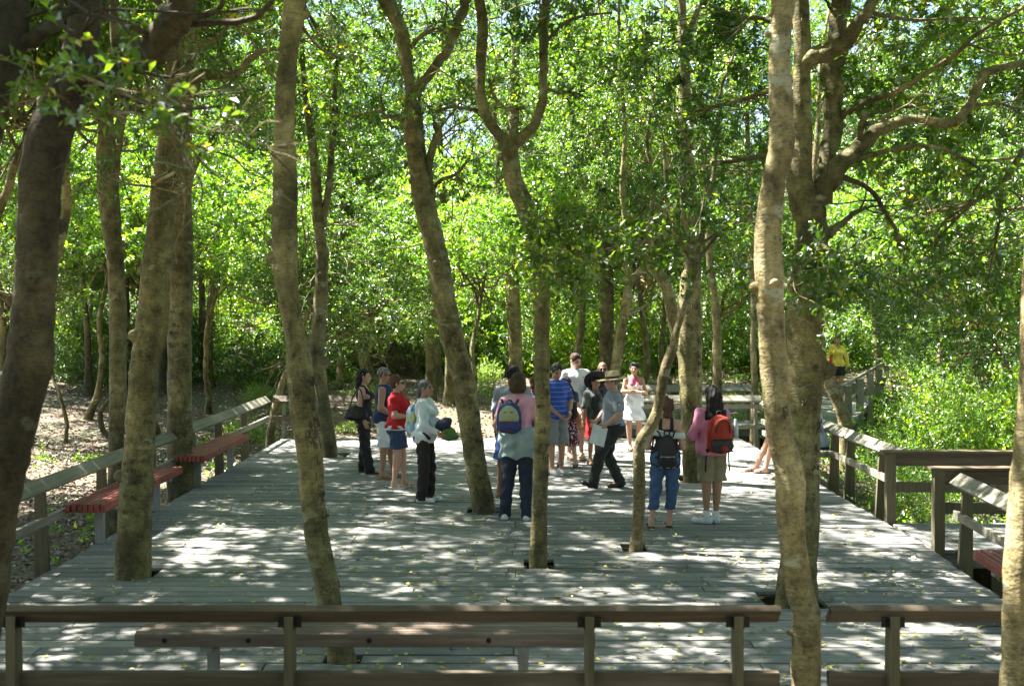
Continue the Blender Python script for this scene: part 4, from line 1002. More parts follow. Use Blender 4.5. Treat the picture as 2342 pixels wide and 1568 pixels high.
while n < 96:          # the thicket on the right
    x = rr_.uniform(6.0, 17); Z = rr_.uniform(12.5, 46)
    px = 1171 + x * FPX / Z
    if px > 2480 or (11.9 < Z < 14.9) or abs(x - (8.7 + (Z - 31.5) * .38)) < 1.9 and Z < 39: continue
    if x < 8.2 and Z > 24: continue
    if 1860 < px < 2075 and 18 < Z < 37.5 or 1780 < px < 2110 and 18 < Z < 33: continue
    k = rr_.choice([0, 1, 2, 1, 0]); put_shrub(k, x, Z, rr_.uniform(.75, 1.15) * (.62 if Z < 16 else 1), SLR[k], "shrubs of the right-hand thicket"); n += 1
for (x, Z, s) in [(5.6, 16.4, .55), (5.9, 18.2, .6), (6.4, 20.5, .7), (5.5, 15.5, .45), (5.3, 11.3, .45), (5.7, 9.9, .45), (6.6, 11.6, .6), (5.2, 8.8, .4), (5.8, 24.6, .5), (6.3, 23.0, .6)]:
    put_shrub(3, x, Z, s, SLR[3], "small bushes right of the deck")
for q in range(22):
    x = rr_.uniform(-9, 4); Z = rr_.uniform(26, 39); put_shrub(3, x, Z, rr_.uniform(.25, .6), SL[3], "seedlings on the forest floor")

# ---------------------------------------------------------------- the far wood, ground cover, leaf litter (nobody could count these)
def far_wood():
    r = np.random.default_rng(500); T = 9000
    Y = r.uniform(58, 80, T); X = r.uniform(-.5, .5, T) * Y * 1.15; Zz = r.uniform(-.5, 1, T)
    top = 9.2 + 3.0 * np.sin(X * .35 + 1) + 2.0 * np.sin(X * .9) + (Y - 60) * .12
    H = np.abs(r.uniform(0, 1, T)) ** 1.05 * top + 1.0
    X += 1.2 * np.sin(H * 1.1 + X); Y += 1.5 * np.sin(X * .8 + H * .7)
    p = np.stack([X, Y, H], 1)
    me = foliage("far_wood", p, r.normal(0, 1, (T, 3)), per=9, leaf=.27, mats=[LEAF2, BARKD], seed=501, twl=1.0, leafw=.6)
    tag(link("far_wood", me), "dense sunlit wood closing the view behind the trees", "woodland", kind='stuff')
far_wood()
def undergrowth():
    r = np.random.default_rng(510); T = 5200
    Y = 9 + 33 * r.random(T) ** .8; X = r.uniform(4.9, 20, T)
    k = (np.abs(X - (8.7 + (Y - 31.5) * .38)) > 1.0) | (Y > 39) | (Y < 24.5)
    k &= ~((Y > 12.4) & (Y < 14.5)) & ~((Y > 25) & (Y < 27.2) & (X < 8))
    X, Y = X[k], Y[k]; p = np.stack([X, Y, ground(X, Y) + r.uniform(0, .3, len(X))], 1)
    d = r.normal(0, 1, p.shape) * np.array((1, 1, .4)) + np.array((0, 0, .8))
    X2 = r.uniform(-17, 8, 2600); Y2 = r.uniform(26, 44, 2600); w = np.sin(X2 * .8) + np.cos(Y2 * .6 + X2 * .3) + r.normal(0, .4, 2600) > .75; X2, Y2 = X2[w], Y2[w]
    X3 = r.uniform(-14, -5.2, 1500); Y3 = r.uniform(10, 24, 1500); w = np.sin(X3 * 1.1) + np.cos(Y3 * .8) + r.normal(0, .4, 1500) > .6; X3, Y3 = X3[w], Y3[w]
    X2 = np.concatenate([X2, X3]); Y2 = np.concatenate([Y2, Y3])
    p2 = np.stack([X2, Y2, ground(X2, Y2) + .02], 1); d2 = r.normal(0, 1, p2.shape) * np.array((1, 1, .2)) + np.array((0, 0, .5))
    me = foliage("undergrowth", np.vstack([p, p2]), np.vstack([d, d2]), per=9, leaf=.08, mats=[LEAF2, BARK], seed=511, twl=.26, tonebias=.0)
    tag(link("undergrowth", me), "low green plants covering the ground beside and behind the deck", "ground cover", kind='stuff')
undergrowth()
def litter():
    r = np.random.default_rng(520)
    def sc_(n, x0, x1, y0, y1): return r.uniform(x0, x1, n), r.uniform(y0, y1, n)
    A = sc_(30000, -16, -4.55, 7, 26); B = sc_(34000, -16, 9, 23.3, 42); D_ = sc_(5000, 4.7, 9, 9, 24)
    X = np.concatenate([A[0], B[0], D_[0]]); Y = np.concatenate([A[1], B[1], D_[1]])
    n = len(X); p = np.stack([X, Y, ground(X, Y) + r.uniform(0, .035, n)], 1)
    a = r.uniform(0, 6.28, n); d = np.stack([np.cos(a), np.sin(a), r.normal(0, .35, n)], 1); nn = r.normal(0, .55, (n, 3)); nn[:, 2] += 1
    L = r.uniform(.05, .10, n)
    V, F = leaf_geo(p, unit(d), unit(nn), L, L * .6)
    tn = np.clip(r.normal(.5, .22, n), 0, .9); tn = np.where(r.random(n) > .97, 1, tn)
    me = mesh_np("leaf_litter", V, F, LITTER, col=np.repeat(np.repeat(tn, 4)[:, None], 3, 1), smooth=False)
    tag(link("leaf_litter", me), "dry tan and brown leaves covering the forest floor", "leaf litter", kind='stuff')
    n = 7500
    X = r.uniform(-4.4, 4.3, n); Y = 7.1 + 15.8 * r.random(n) ** 1.25
    k = np.zeros(n, bool)
    for (cx, cy, s) in [(-1, 9, 2), (2, 9.5, 1.8), (3, 12, 2), (-3, 14, 2.5), (1, 8, 2), (0, 13, 3), (3.4, 9, 2)]:
        k |= r.random(n) < .75 * np.exp(-((X - cx) ** 2 + (Y - cy) ** 2) / s ** 2)
    k |= r.random(n) < .25
    for a_, b_, c_, d_ in HOLES: k &= ~((X > a_) & (X < b_) & (Y > c_) & (Y < d_))
    X, Y = X[k], Y[k]; n = len(X)
    p = np.stack([X, Y, np.full(n, .008) + r.uniform(0, .006, n)], 1)
    a = r.uniform(0, 6.28, n); d = np.stack([np.cos(a), np.sin(a), np.abs(r.normal(0, .12, n))], 1); nn = r.normal(0, .25, (n, 3)); nn[:, 2] += 1
    L = r.uniform(.018, .062, n)
    V, F = leaf_geo(p, unit(d), unit(nn), L, L * .65); V[:, 2] = np.maximum(V[:, 2], .004)
    tn = np.clip(r.normal(.48, .30, n), 0, 1)
    me = mesh_np("fallen_leaves", V, F, FALLEN, col=np.repeat(np.repeat(tn, 4)[:, None], 3, 1), smooth=False)
    tag(link("fallen_leaves", me), "small yellow-green leaves scattered over the deck boards", "fallen leaves", kind='stuff')
litter()
def brush_pile():
    """bare tangled vines and dead stems behind the people on the left"""
    t = thing("vine_thicket", tuple(P(860, 850, 37) * np.array((1, 1, 0)) + np.array((0, 0, .5))), "dark tangle of bare vines hanging behind the people on the left", "vine tangle")
    o = np.array(t.location); rs = np.random.default_rng(7); mb = MB()
    for k in range(230):
        x = rs.uniform(-1.7, 1.5); y = rs.uniform(-.8, .8); h = rs.uniform(1.2, 4.2) * (1 - abs(x) * .25); q = [np.array((x, y, -.3))]
        v = unit(np.array((rs.normal(0, .3), rs.normal(0, .3), 1.)))
        for i in range(6): v = unit(v + rs.normal(0, .28, 3)); q.append(q[-1] + v * h / 6)
        limb_tubes(mb, q, np.full(7, rs.uniform(.006, .016)), 4, 0, 0, 2)
    mb.build("vines", BARKD, t, smooth=True)
    p = rs.normal(0, 1, (260, 3)) * np.array((.8, .5, 1.2)) + np.array((0, 0, 2.2)); p = p[p[:, 2] > -.1]
    link("leaves", foliage("leaves", p, rs.normal(0, 1, p.shape), per=9, leaf=.075, mats=[LEAF, BARK], seed=9), t)
brush_pile()
for (pts, lab) in [([(150, 1015, 10), (152, 960, 9), (135, 900, 8), (120, 860, 6), (112, 800, 4)], "thin bare curved stem leaning in the sunny litter left of the forked trunk"),
                   ([(262, 1010, 14), (240, 990, 13), (228, 950, 12), (240, 925, 10), (262, 905, 7)], "dark crooked fallen branch beside the foot of the forked trunk")]:
    Z = ground_hit(pts[0][0], pts[0][1]); t = thing("fallen_branch", tuple(P(pts[0][0], pts[0][1], Z)), lab, "branch"); o = np.array(t.location)
    mb = MB(); q = [P(x, y, Z + i * .12) - o for i, (x, y, w) in enumerate(pts)]; limb_tubes(mb, q, [w / 2 / FPX * Z for x, y, w in pts], 8, .04, 3, 4)
    mb.build("stem", BARK, t, smooth=True)

# ---------------------------------------------------------------- marks cut into the bark
def carve(t, y0, y1, n, seed, dark=1.0):
    rs = np.random.default_rng(seed); mb = MB(); pp, rr, Z = t['p'], t['r'], t['Z']
    zs = CAMH - (np.array((y0, y1)) - 700) / FPX * Z - t['o'][2]
    for g in range(n):
        z = rs.uniform(min(zs), max(zs)); j = int(np.argmin(abs(pp[:, 2] - z))); a0 = rs.uniform(-.85, .85)
        hgt = rs.uniform(.035, .075); r_ = rr[j]
        def pt(u, v):                       # u across (m), v up (m) on the side facing the deck's near end
            a = a0 + u / max(r_, .03); zz = z + v; i = int(np.clip(np.searchsorted(pp[:, 2], zz), 1, len(pp) - 1)); f = np.clip((zz - pp[i - 1][2]) / (pp[i][2] - pp[i - 1][2] + 1e-6), 0, 1)
            c = pp[i - 1] * (1 - f) + pp[i] * f; q = rr[i - 1] * (1 - f) + rr[i] * f
            return np.array((c[0] + math.sin(a) * q * 1.015, c[1] - math.cos(a) * q * 1.015, zz))
        for gl in range(rs.integers(1, 4)):
            ox = gl * hgt * .8
            for st in range(rs.integers(2, 4)):
                kind = rs.integers(0, 3)
                if kind == 0: q = [(0, 0), (0, hgt)]
                elif kind == 1: q = [(rs.uniform(0, .02), rs.choice([0, hgt * .5, hgt])), (hgt * .5, rs.choice([0, hgt * .5, hgt]))]
                else: q = [(hgt * .05, hgt * rs.uniform(.2, .9)), (hgt * .3, hgt * rs.uniform(.2, .9)), (hgt * .5, hgt * rs.uniform(.1, .9))]
                mb.tube([pt(ox + u, v) for u, v in q], [.0034 * rs.uniform(.7, 1.4)] * len(q), 5)
    return mb.build("bark_carving", CARVE, t['trunk'], smooth=True)
for t_, y0, y1, n_, sd_ in [(T2, 860, 1000, 8, 1), (T3, 840, 1230, 14, 2), (T4, 640, 1000, 34, 3), (T5, 850, 1420, 34, 4), (T7, 800, 1140, 34, 5), (T8, 850, 1150, 16, 6), (T19, 700, 1060, 60, 7), (T23, 850, 1180, 22, 8), (T6, 900, 1030, 5, 9), (T22, 950, 1050, 2, 10)]:
    carve(t_, y0, y1, n_, sd_)
def heart(t, x, y, s):
    mb = MB(); pp, rr, Z = t['p'], t['r'], t['Z']; c0 = P(x, y, Z) - t['o']; pts = []
    for u in np.linspace(0, 2 * math.pi, 25):
        hx = 16 * math.sin(u) ** 3 / 17 * s; hz = (13 * math.cos(u) - 5 * math.cos(2 * u) - 2 * math.cos(3 * u) - math.cos(4 * u)) / 17 * s * 1.3
        zz = c0[2] + hz; i = int(np.argmin(abs(pp[:, 2] - zz))); xx = c0[0] + hx - pp[i][0]; q = rr[i] * 1.015; xx = float(np.clip(xx, -q * .97, q * .97))
        pts.append((pp[i][0] + xx, pp[i][1] - math.sqrt(q * q - xx * xx), zz))
    mb.tube(pts, [.006] * len(pts), 5); return mb.build("carved_heart", CARVE, t['trunk'], smooth=True)
heart(T3, 350, 833, .045)
def letters(t, txt, x, y, size):
    cu = bpy.data.curves.new("letters", 'FONT'); cu.body = txt; cu.size = size; cu.offset = .004; cu.align_x = 'CENTER'
    o = bpy.data.objects.new("letters", cu); C.objects.link(o); dg = bpy.context.evaluated_depsgraph_get(); me = bpy.data.meshes.new_from_object(o.evaluated_get(dg)); bpy.data.objects.remove(o)
    pp, rr, Z = t['p'], t['r'], t['Z']; c0 = P(x, y, Z) - t['o']
    for v in me.vertices:
        zz = c0[2] + v.co.y; i = int(np.clip(np.searchsorted(pp[:, 2], zz), 1, len(pp) - 1)); f = np.clip((zz - pp[i - 1][2]) / (pp[i][2] - pp[i - 1][2] + 1e-6), 0, 1)
        cc = pp[i - 1] * (1 - f) + pp[i] * f; q = (rr[i - 1] * (1 - f) + rr[i] * f) * 1.03; xx = float(np.clip(c0[0] + v.co.x - cc[0], -q * .98, q * .98))
        v.co = (cc[0] + xx, cc[1] - math.sqrt(q * q - xx * xx), zz)
    me.materials.clear(); me.materials.append(CARVE); me.name = "carved_letters"; return link("carved_letters", me, t['trunk'])
letters(T4, "DC", 402, 868, .16); letters(T3, "JPE", 318, 1100, .10); letters(T7, "1991", 1112, 1142, .12); letters(T5, "LYLE", 708, 1000, .09)

for i in range(16):
    x, y = random.uniform(-12, -5.4), random.uniform(10, 26)
    if i > 10: x, y = random.uniform(-6, 3), random.uniform(25.5, 33)
    t = thing("fallen_branch", (x, y, float(ground(x, y)) + .02), "bare stick lying in the dry leaves beside or behind the deck", "branch", "sticks in the leaf litter", rz=random.uniform(0, 6.28)); rs = np.random.default_rng(i + 900)
    mb = MB(); q = [np.array((0., 0, 0))]; v = np.array((1., 0, .03))
    for k in range(6): v = unit(v + rs.normal(0, .3, 3) * np.array((1, 1, .25))); q.append(q[-1] + v * rs.uniform(.15, .3))
    limb_tubes(mb, q, np.linspace(.02, .006, 7) * rs.uniform(.7, 1.4), 6, .05, 0, 3); grow_twigs(mb, rs, q[3], v + rs.normal(0, .5, 3) * np.array((1, 1, .2)), .6, .008, 1, [], 4); mb.build("stem", BARKP, t, smooth=True)

# ---------------------------------------------------------------- people: one smooth body surface each, clothing grown round the same limbs
HS = 0.008
class Field:
    def __init__(s, lo, hi, h=HS):
        s.h = h; s.lo = np.array(lo, float); n = np.ceil((np.array(hi) - s.lo) / h).astype(int) + 1
        s.F = np.full(n, 1.0, np.float32); s.ax = [s.lo[i] + np.arange(n[i]) * h for i in range(3)]
    def sub(s, lo, hi):
        i0 = np.maximum(0, np.floor((np.array(lo) - s.lo) / s.h).astype(int)); i1 = np.minimum(s.F.shape, np.ceil((np.array(hi) - s.lo) / s.h).astype(int) + 1)
        if np.any(i1 <= i0 + 1): return None
        sl_ = tuple(slice(a, b) for a, b in zip(i0, i1))
        X, Y, Z = np.meshgrid(*[s.ax[k][sl_[k]] for k in range(3)], indexing='ij', sparse=True)
        return sl_, X, Y, Z
    def smin(s, sl_, d, k):
        F = s.F[sl_]; h = np.maximum(k - np.abs(F - d), 0) / k
        s.F[sl_] = np.minimum(F, d) - h * h * k * .25
    def add(s, pr, infl=0.0, k=.03):
        kind = pr[0]
        if kind == 'cone':                      # ('cone', a, b, ra, rb, flatten_y)
            _, a, b, ra, rb = pr[:5]; fy = pr[5] if len(pr) > 5 else 1.0
            a = np.array(a, float); b = np.array(b, float); ra += infl; rb += infl; m = max(ra, rb) * max(1, fy) + .05
            q = s.sub(np.minimum(a, b) - m, np.maximum(a, b) + m)
            if q is None: return
            sl_, X, Y, Z = q; ab = b - a; L2 = ab @ ab + 1e-9
            yy = (Y - a[1]) / fy; aby = ab[1] / fy; L2 = ab[0] ** 2 + aby ** 2 + ab[2] ** 2 + 1e-9
            t = np.clip(((X - a[0]) * ab[0] + yy * aby + (Z - a[2]) * ab[2]) / L2, 0, 1)
            d = np.sqrt((X - a[0] - t * ab[0]) ** 2 + (yy - t * aby) ** 2 + (Z - a[2] - t * ab[2]) ** 2) - (ra + (rb - ra) * t)
            s.smin(sl_, d * min(1, fy), k)
        else:                                   # ('ell', c, (rx, ry, rz), R or None)
            _, c, r = pr[:3]; Rm = pr[3] if len(pr) > 3 else None; c = np.array(c, float); r = np.array(r, float) + infl; m = r.max() + .05
            q = s.sub(c - m, c + m)
            if q is None: return
            sl_, X, Y, Z = q; X = X - c[0]; Y = Y - c[1]; Z = Z - c[2]
            if Rm is not None: X, Y, Z = (Rm[0][i] * X + Rm[1][i] * Y + Rm[2][i] * Z for i in range(3))
            k0 = np.sqrt((X / r[0]) ** 2 + (Y / r[1]) ** 2 + (Z / r[2]) ** 2); k1 = np.sqrt((X / r[0] ** 2) ** 2 + (Y / r[1] ** 2) ** 2 + (Z / r[2] ** 2) ** 2) + 1e-6
            d = k0 * (k0 - 1) / k1
            if kind == 'cut': s.F[sl_] = np.maximum(s.F[sl_], -d)
            else: s.smin(sl_, d, k)
    def grid(s): return np.meshgrid(*s.ax, indexing='ij', sparse=True)
    def clip(s, fn): X, Y, Z = s.grid(); s.F = np.maximum(s.F, fn(X, Y, Z)).astype(np.float32)
    def warp(s, fn): X, Y, Z = s.grid(); s.F = (s.F + fn(X, Y, Z)).astype(np.float32)
    def mesh(s):
        F = s.F; S = F < 0
        c = np.zeros(np.array(F.shape) - 1, np.int8); nx, ny, nz = c.shape
        cs = [(i, j, k) for i in (0, 1) for j in (0, 1) for k in (0, 1)]
        sh = lambda A, o: A[o[0]:o[0] + nx, o[1]:o[1] + ny, o[2]:o[2] + nz]
        for o in cs: c += sh(S, o)
        act = (c > 0) & (c < 8); I = np.argwhere(act)
        if not len(I): return np.zeros((0, 3)), np.zeros((0, 4), int)
        idx = np.full(c.shape, -1, np.int64); idx[act] = np.arange(len(I))
        pos = np.zeros((len(I), 3)); cnt = np.zeros(len(I))
        for o in cs:
            for ax in range(3):
                if o[ax]: continue
                p = list(o); p[ax] = 1
                fa = F[I[:, 0] + o[0], I[:, 1] + o[1], I[:, 2] + o[2]]; fb = F[I[:, 0] + p[0], I[:, 1] + p[1], I[:, 2] + p[2]]
                m = (fa < 0) != (fb < 0); t = np.where(m, fa / np.where(fa == fb, 1, fa - fb), 0)
                q = np.tile(np.array(o, float), (len(I), 1)); q[:, ax] += t
                pos[m] += q[m]; cnt[m] += 1
        V = s.lo + (I + pos / cnt[:, None]) * s.h; Q = []
        for ax in range(3):
            u, v = (ax + 1) % 3, (ax + 2) % 3
            a = [slice(None)] * 3; b = [slice(None)] * 3
            a[ax] = slice(0, -1); b[ax] = slice(1, None)
            for w in (u, v): a[w] = slice(1, -1); b[w] = slice(1, -1)
            A, B = S[tuple(a)], S[tuple(b)]; J = np.argwhere(A != B)
            if not len(J): continue
            fl = A[J[:, 0], J[:, 1], J[:, 2]]
            J[:, u] += 1; J[:, v] += 1
            def g(du, dv):
                K = J.copy(); K[:, u] += du; K[:, v] += dv; return idx[K[:, 0], K[:, 1], K[:, 2]]
            q = np.stack([g(-1, -1), g(0, -1), g(0, 0), g(-1, 0)], 1); q[~fl] = q[~fl][:, ::-1]; Q.append(q)
        Q = np.concatenate(Q); Q = Q[(Q >= 0).all(1)]
        return V, Q

def mat_skin(name, c):
    m, nt, b = newmat(name); a = tonecol(nt)
    nt.links.new(mixc(nt, 1.0, c, a.outputs["Color"], 'MULTIPLY'), b.inputs[0]); b.inputs["Roughness"].default_value = .55
    b.inputs["Subsurface Weight"].default_value = 0.0
    return m
SKIN = {'fair': mat_skin("skin_fair", (.56, .33, .24)), 'tan': mat_skin("skin_tan", (.40, .22, .14)), 'brown': mat_skin("skin_brown", (.19, .095, .055)), 'olive': mat_skin("skin_olive", (.33, .18, .11))}
def mat_cloth(name, c, pat=None, c2=None, c3=None, sc_=1.0, rough=.85):
    m, nt, b = newmat(name); co = N(nt, "ShaderNodeTexCoord").outputs["Object"]
    n1 = noise(nt, co, 9, 4, .6); col = mixc(nt, 1.0, (*c, 1), ramp(nt, n1, [(.3, (.86, .86, .86)), (.7, (1.1, 1.1, 1.1))]), 'MULTIPLY')
    sx = N(nt, "ShaderNodeSeparateXYZ"); nt.links.new(co, sx.inputs[0])
    def band(out, freq, lo, ph=0.0):
        a = N(nt, "ShaderNodeMath", operation='MULTIPLY_ADD'); nt.links.new(out, a.inputs[0]); a.inputs[1].default_value = freq; a.inputs[2].default_value = ph
        f = N(nt, "ShaderNodeMath", operation='FRACT'); nt.links.new(a.outputs[0], f.inputs[0])
        g = N(nt, "ShaderNodeMath", operation='GREATER_THAN'); nt.links.new(f.outputs[0], g.inputs[0]); g.inputs[1].default_value = lo
        return g.outputs[0]
    if pat == 'stripe': col = mixc(nt, band(sx.outputs[2], 14, .86), col, c2)
    if pat == 'plaid':
        col = mixc(nt, band(sx.outputs[2], 13, .7), col, c2); ad = N(nt, "ShaderNodeMath", operation='ADD'); nt.links.new(sx.outputs[0], ad.inputs[0]); nt.links.new(sx.outputs[1], ad.inputs[1])
        col = mixc(nt, band(ad.outputs[0], 14, .6), col, c2); col = mixc(nt, band(ad.outputs[0], 14, .88, .3), col, c3)
    if pat == 'spots':
        v = N(nt, "ShaderNodeTexVoronoi"); v.inputs["Scale"].default_value = 26 * sc_; nt.links.new(co, v.inputs["Vector"])
        col = mixc(nt, ramp(nt, v.outputs[0], [(.28, (1, 1, 1)), (.36, (0, 0, 0))]), col, c2)
        if c3: col = mixc(nt, ramp(nt, noise(nt, co, 30 * sc_, 1), [(.58, (0, 0, 0)), (.62, (1, 1, 1))]), col, c3)
    if pat == 'tiedye':
        n2 = noise(nt, co, 7 * sc_, 3, .6, (1, 1, .4)); col = mixc(nt, ramp(nt, n2, [(.46, (0, 0, 0)), (.60, (1, 1, 1))]), col, c2)
        if c3: col = mixc(nt, ramp(nt, noise(nt, co, 5.3 * sc_, 2), [(.54, (0, 0, 0)), (.6, (1, 1, 1))]), col, c3)
    nt.links.new(col, b.inputs[0]); b.inputs["Roughness"].default_value = rough
    bump(nt, b, noise(nt, co, 5, 3, .6, (1.6, 1.6, .7)), .6, .03)
    return m
HAIRM = {}
def mat_hair(name, c, c2):
    if name in HAIRM: return HAIRM[name]
    m, nt, b = newmat("hair_" + name); co = N(nt, "ShaderNodeTexCoord").outputs["Object"]
    n = noise(nt, co, 12, 5, .7, (6, 6, 1)); nt.links.new(ramp(nt, n, [(.35, c), (.7, c2)]), b.inputs[0])
    b.inputs["Roughness"].default_value = .62; b.inputs["Specular IOR Level"].default_value = .25; bump(nt, b, n, .8, .01); HAIRM[name] = m; return m
BLACKH = mat_hair("black", (.010, .008, .008), (.03, .024, .022)); BROWNH = mat_hair("brown", (.035, .018, .010), (.10, .055, .03))
GREYH = mat_hair("grey", (.05, .052, .055), (.20, .21, .22)); REDBR = mat_hair("reddish", (.06, .028, .015), (.16, .085, .05)); SALTH = mat_hair("salt", (.04, .035, .03), (.30, .29, .28))

def rotm(yaw=0, pitch=0, roll=0):
    return np.array(Matrix.Rotation(yaw, 3, 'Z') @ Matrix.Rotation(pitch, 3, 'X') @ Matrix.Rotation(roll, 3, 'Y'))
class Person:
    """local frame: +x the person's left, -y forward, z up; unit pose for a height of 1.70 m"""
    def __init__(s, label, px, yf, yh, face, skin='fair', fem=False, girth=1.0, pose=None, headrot=(0, 0, 0), lvl=0.0, H=None, Z=None):
        Z = Z or deckZ(yf, lvl); s.Z = Z; base = P(px, yf, Z)
        s.H = H or (CAMH - (yh - 700) / FPX * Z - lvl); s.k = k = s.H / 1.70; s.skin = SKIN[skin]; s.fem = fem; g = girth
        s.root = thing("person", (base[0], base[1], lvl), label, "person", rz=R(face) + math.pi / 2)
        d = dict(hipl=(.088, 0, .90), hipr=(-.088, 0, .90), kneel=(.10, .015, .49), kneer=(-.10, .015, .49), ankl=(.10, -.02, .085), ankr=(-.10, -.02, .085),
                 pelvis=(0, 0, .95), waist=(0, .01, 1.08), chest=(0, 0, 1.26), neck=(0, -.015, 1.43), head=(0, .012, 1.585),
                 shl=(.150 if fem else .172, -.01, 1.365), shr=(-.150 if fem else -.172, -.01, 1.365), ell=(.215, -.02, 1.09), elr=(-.215, -.02, 1.09), wrl=(.225, .04, .86), wrr=(-.225, .04, .86),
                 footl=(.02, 1.0), footr=(-.02, 1.0), tol=(0, 0), tor=(0, 0))
        d.update(pose or {}); s.J = {}
        for n_, v in d.items(): s.J[n_] = np.array((v[0] * k, -v[1] * k, v[2] * k)) if len(v) == 3 else v
        J = s.J; q = lambda *v: np.array((v[0] * k, -v[1] * k, v[2] * k))
        s.hr = rotm(R(headrot[0]), R(-headrot[1]), R(headrot[2]))
        def rel(j, v): return J[j] + q(*v)
        s.q = q; s.rel = rel
        pr = s.pr = {}
        ch, pe, wa = J['chest'], J['pelvis'], J['waist']
        bw = .140 if fem else .158
        pr['torso'] = [('ell', ch, (bw * g * k, .105 * g * k, .185 * k)), ('ell', wa, ((.122 if fem else .145) * g * k, .098 * g * k, .15 * k)), ('ell', pe, ((.165 if fem else .155) * g * k, .118 * g * k, .13 * k)),
                       ('cone', J['shl'], rel('neck', (.02, -.005, -.012)), .048 * k, .042 * k), ('cone', J['shr'], rel('neck', (-.02, -.005, -.012)), .048 * k, .042 * k), ('ell', rel('chest', (0, -.012, .07)), (.145 * g * k, .085 * k, .07 * k))]
        if fem: pr['torso'] += [('ell', rel('chest', (x, .085 * g, .0)), (.062 * g * k, .062 * g * k, .065 * k)) for x in (.068 * g, -.068 * g)]
        pr['hips'] = [('ell', pe, ((.170 if fem else .158) * g * k, .122 * g * k, .12 * k)), ('ell', rel('pelvis', (.07, -.07, -.04)), (.08 * g * k, .07 * g * k, .09 * k)), ('ell', rel('pelvis', (-.07, -.07, -.04)), (.08 * g * k, .07 * g * k, .09 * k)), ('ell', rel('pelvis', (0, 0, .08)), (.14 * g * k, .10 * g * k, .09 * k))]
        for e in 'lr':
            h, kn, an = J['hip' + e], J['knee' + e], J['ank' + e]
            pr['th' + e] = [('cone', h, kn, .086 * g * k, .054 * g ** .5 * k)]
            cf = kn + (an - kn) * .28 + q(0, -.018, 0)
            pr['sh' + e] = [('cone', kn, an, .048 * g ** .5 * k, .033 * k), ('cone', kn + (an - kn) * .12 + q(0, -.008, 0), kn + (an - kn) * .55, .052 * g ** .5 * k, .036 * k)]
            yaw, lift = J['foot' + e][0], 0
            to = J['to' + e]; fd = np.array((math.sin(to[0]), -math.cos(to[0]), 0)); up = math.sin(to[1]); fd = fd * math.cos(to[1]) + np.array((0, 0, up))
            heel = an - fd * .045 * k + np.array((0, 0, -.05 * k)); toe = an + fd * .145 * k + np.array((0, 0, -.058 * k)); s.J['heel' + e] = heel; s.J['toe' + e] = toe; s.J['fd' + e] = fd
            pr['ft' + e] = [('cone', an, heel + fd * .03 * k, .036 * k, .034 * k), ('cone', an + fd * .03 * k + np.array((0, 0, -.02 * k)), toe, .036 * k, .026 * k), ('cone', heel + fd * .05 * k, toe, .030 * k, .030 * k)]
            a, b, c = J['sh' + e], J['el' + e], J['wr' + e]; gg = g ** .5 * (.92 if fem else 1.05)
            pr['ua' + e] = [('cone', a, b, .053 * gg * k, .038 * gg * k)]
            pr['fa' + e] = [('cone', b, c, .040 * gg * k, .025 * k), ('cone', b, b + (c - b) * .4, .042 * gg * k, .036 * gg * k)]
        hc = J['head']; HR = s.hr
        hp = lambda v: hc + HR @ (np.array((v[0], -v[1], v[2])) * k)
        s.hp = hp; E_ = lambda v, r, kd='ell': (kd, hp(v), tuple(x * k for x in r), HR)
        pr['neck'] = [('cone', rel('neck', (0, 0, -.03)), hp((0, -.02, -.06)), (.047 if fem else .056) * k, (.046 if fem else .054) * k)]
        pr['head'] = [E_((0, -.012, .03), (.074, .094, .086)), E_((0, .03, -.03), (.060, .066, .085)), E_((0, .052, -.085), (.034, .034, .028)), E_((0, .0, -.045), (.058, .06, .05)),
                      ('cone', hp((0, .090, .008)), hp((0, .112, -.026)), .009 * k, .0145 * k), E_((.078, -.008, -.012), (.010, .019, .031)), E_((-.078, -.008, -.012), (.010, .019, .031)),
                      E_((0, .080, .024), (.046, .016, .012)), E_((0, .090, -.058), (.023, .012, .012)), E_((.035, .066, -.022), (.022, .018, .018)), E_((-.035, .066, -.022), (.022, .018, .018))]
        s.eye = E_
    def box(s):
        A = np.array([v for v in s.J.values() if len(np.shape(v)) == 1 and len(v) == 3 and isinstance(v, np.ndarray)]); return A.min(0) - .24, A.max(0) + .24
    def body(s, hands=('relax', 'relax'), wr=(None, None)):
        lo, hi = s.box(); f = Field(lo, hi)
        for key in ('torso', 'hips', 'thl', 'thr', 'shl', 'shr', 'ftl', 'ftr', 'ual', 'uar', 'fal', 'far', 'neck'):
            for p in s.pr[key]: f.add(p, 0, .03)
        for p in s.pr['head']: f.add(p, 0, .016)
        k = s.k
        for x in (.031, -.031): f.add(('cut', s.hp((x, .099, .002)), (.014 * k, .012 * k, .010 * k), s.hr))
        tubes = []
        for e, mode, dr in (('l', hands[0], wr[0]), ('r', hands[1], wr[1])):
            b, c = s.J['el' + e], s.J['wr' + e]; d = unit(c - b) if dr is None else unit(np.array((dr[0], -dr[1], dr[2]), float))
            sgn = 1 if e == 'l' else -1
            fw = np.array((0, -1., 0)); side = unit(fw - d * (fw @ d)) if abs(fw @ d) < .9 else np.array((0, 0, 1.0))   # thumb side
            palm = unit(np.cross(d, side)) * (1 if e == 'l' else -1)
            inn = np.array((-sgn, 0, 0.)); palm = palm if palm @ inn > 0 else -palm
            pc = c + d * .045 * k
            Rm = np.stack([side, palm, d], 1)
            f.add(('ell', pc, (.038 * k, .018 * k, .050 * k), Rm), 0, .02)
            curl = {'relax': .35, 'grip': 1.15, 'flat': .12}[mode]
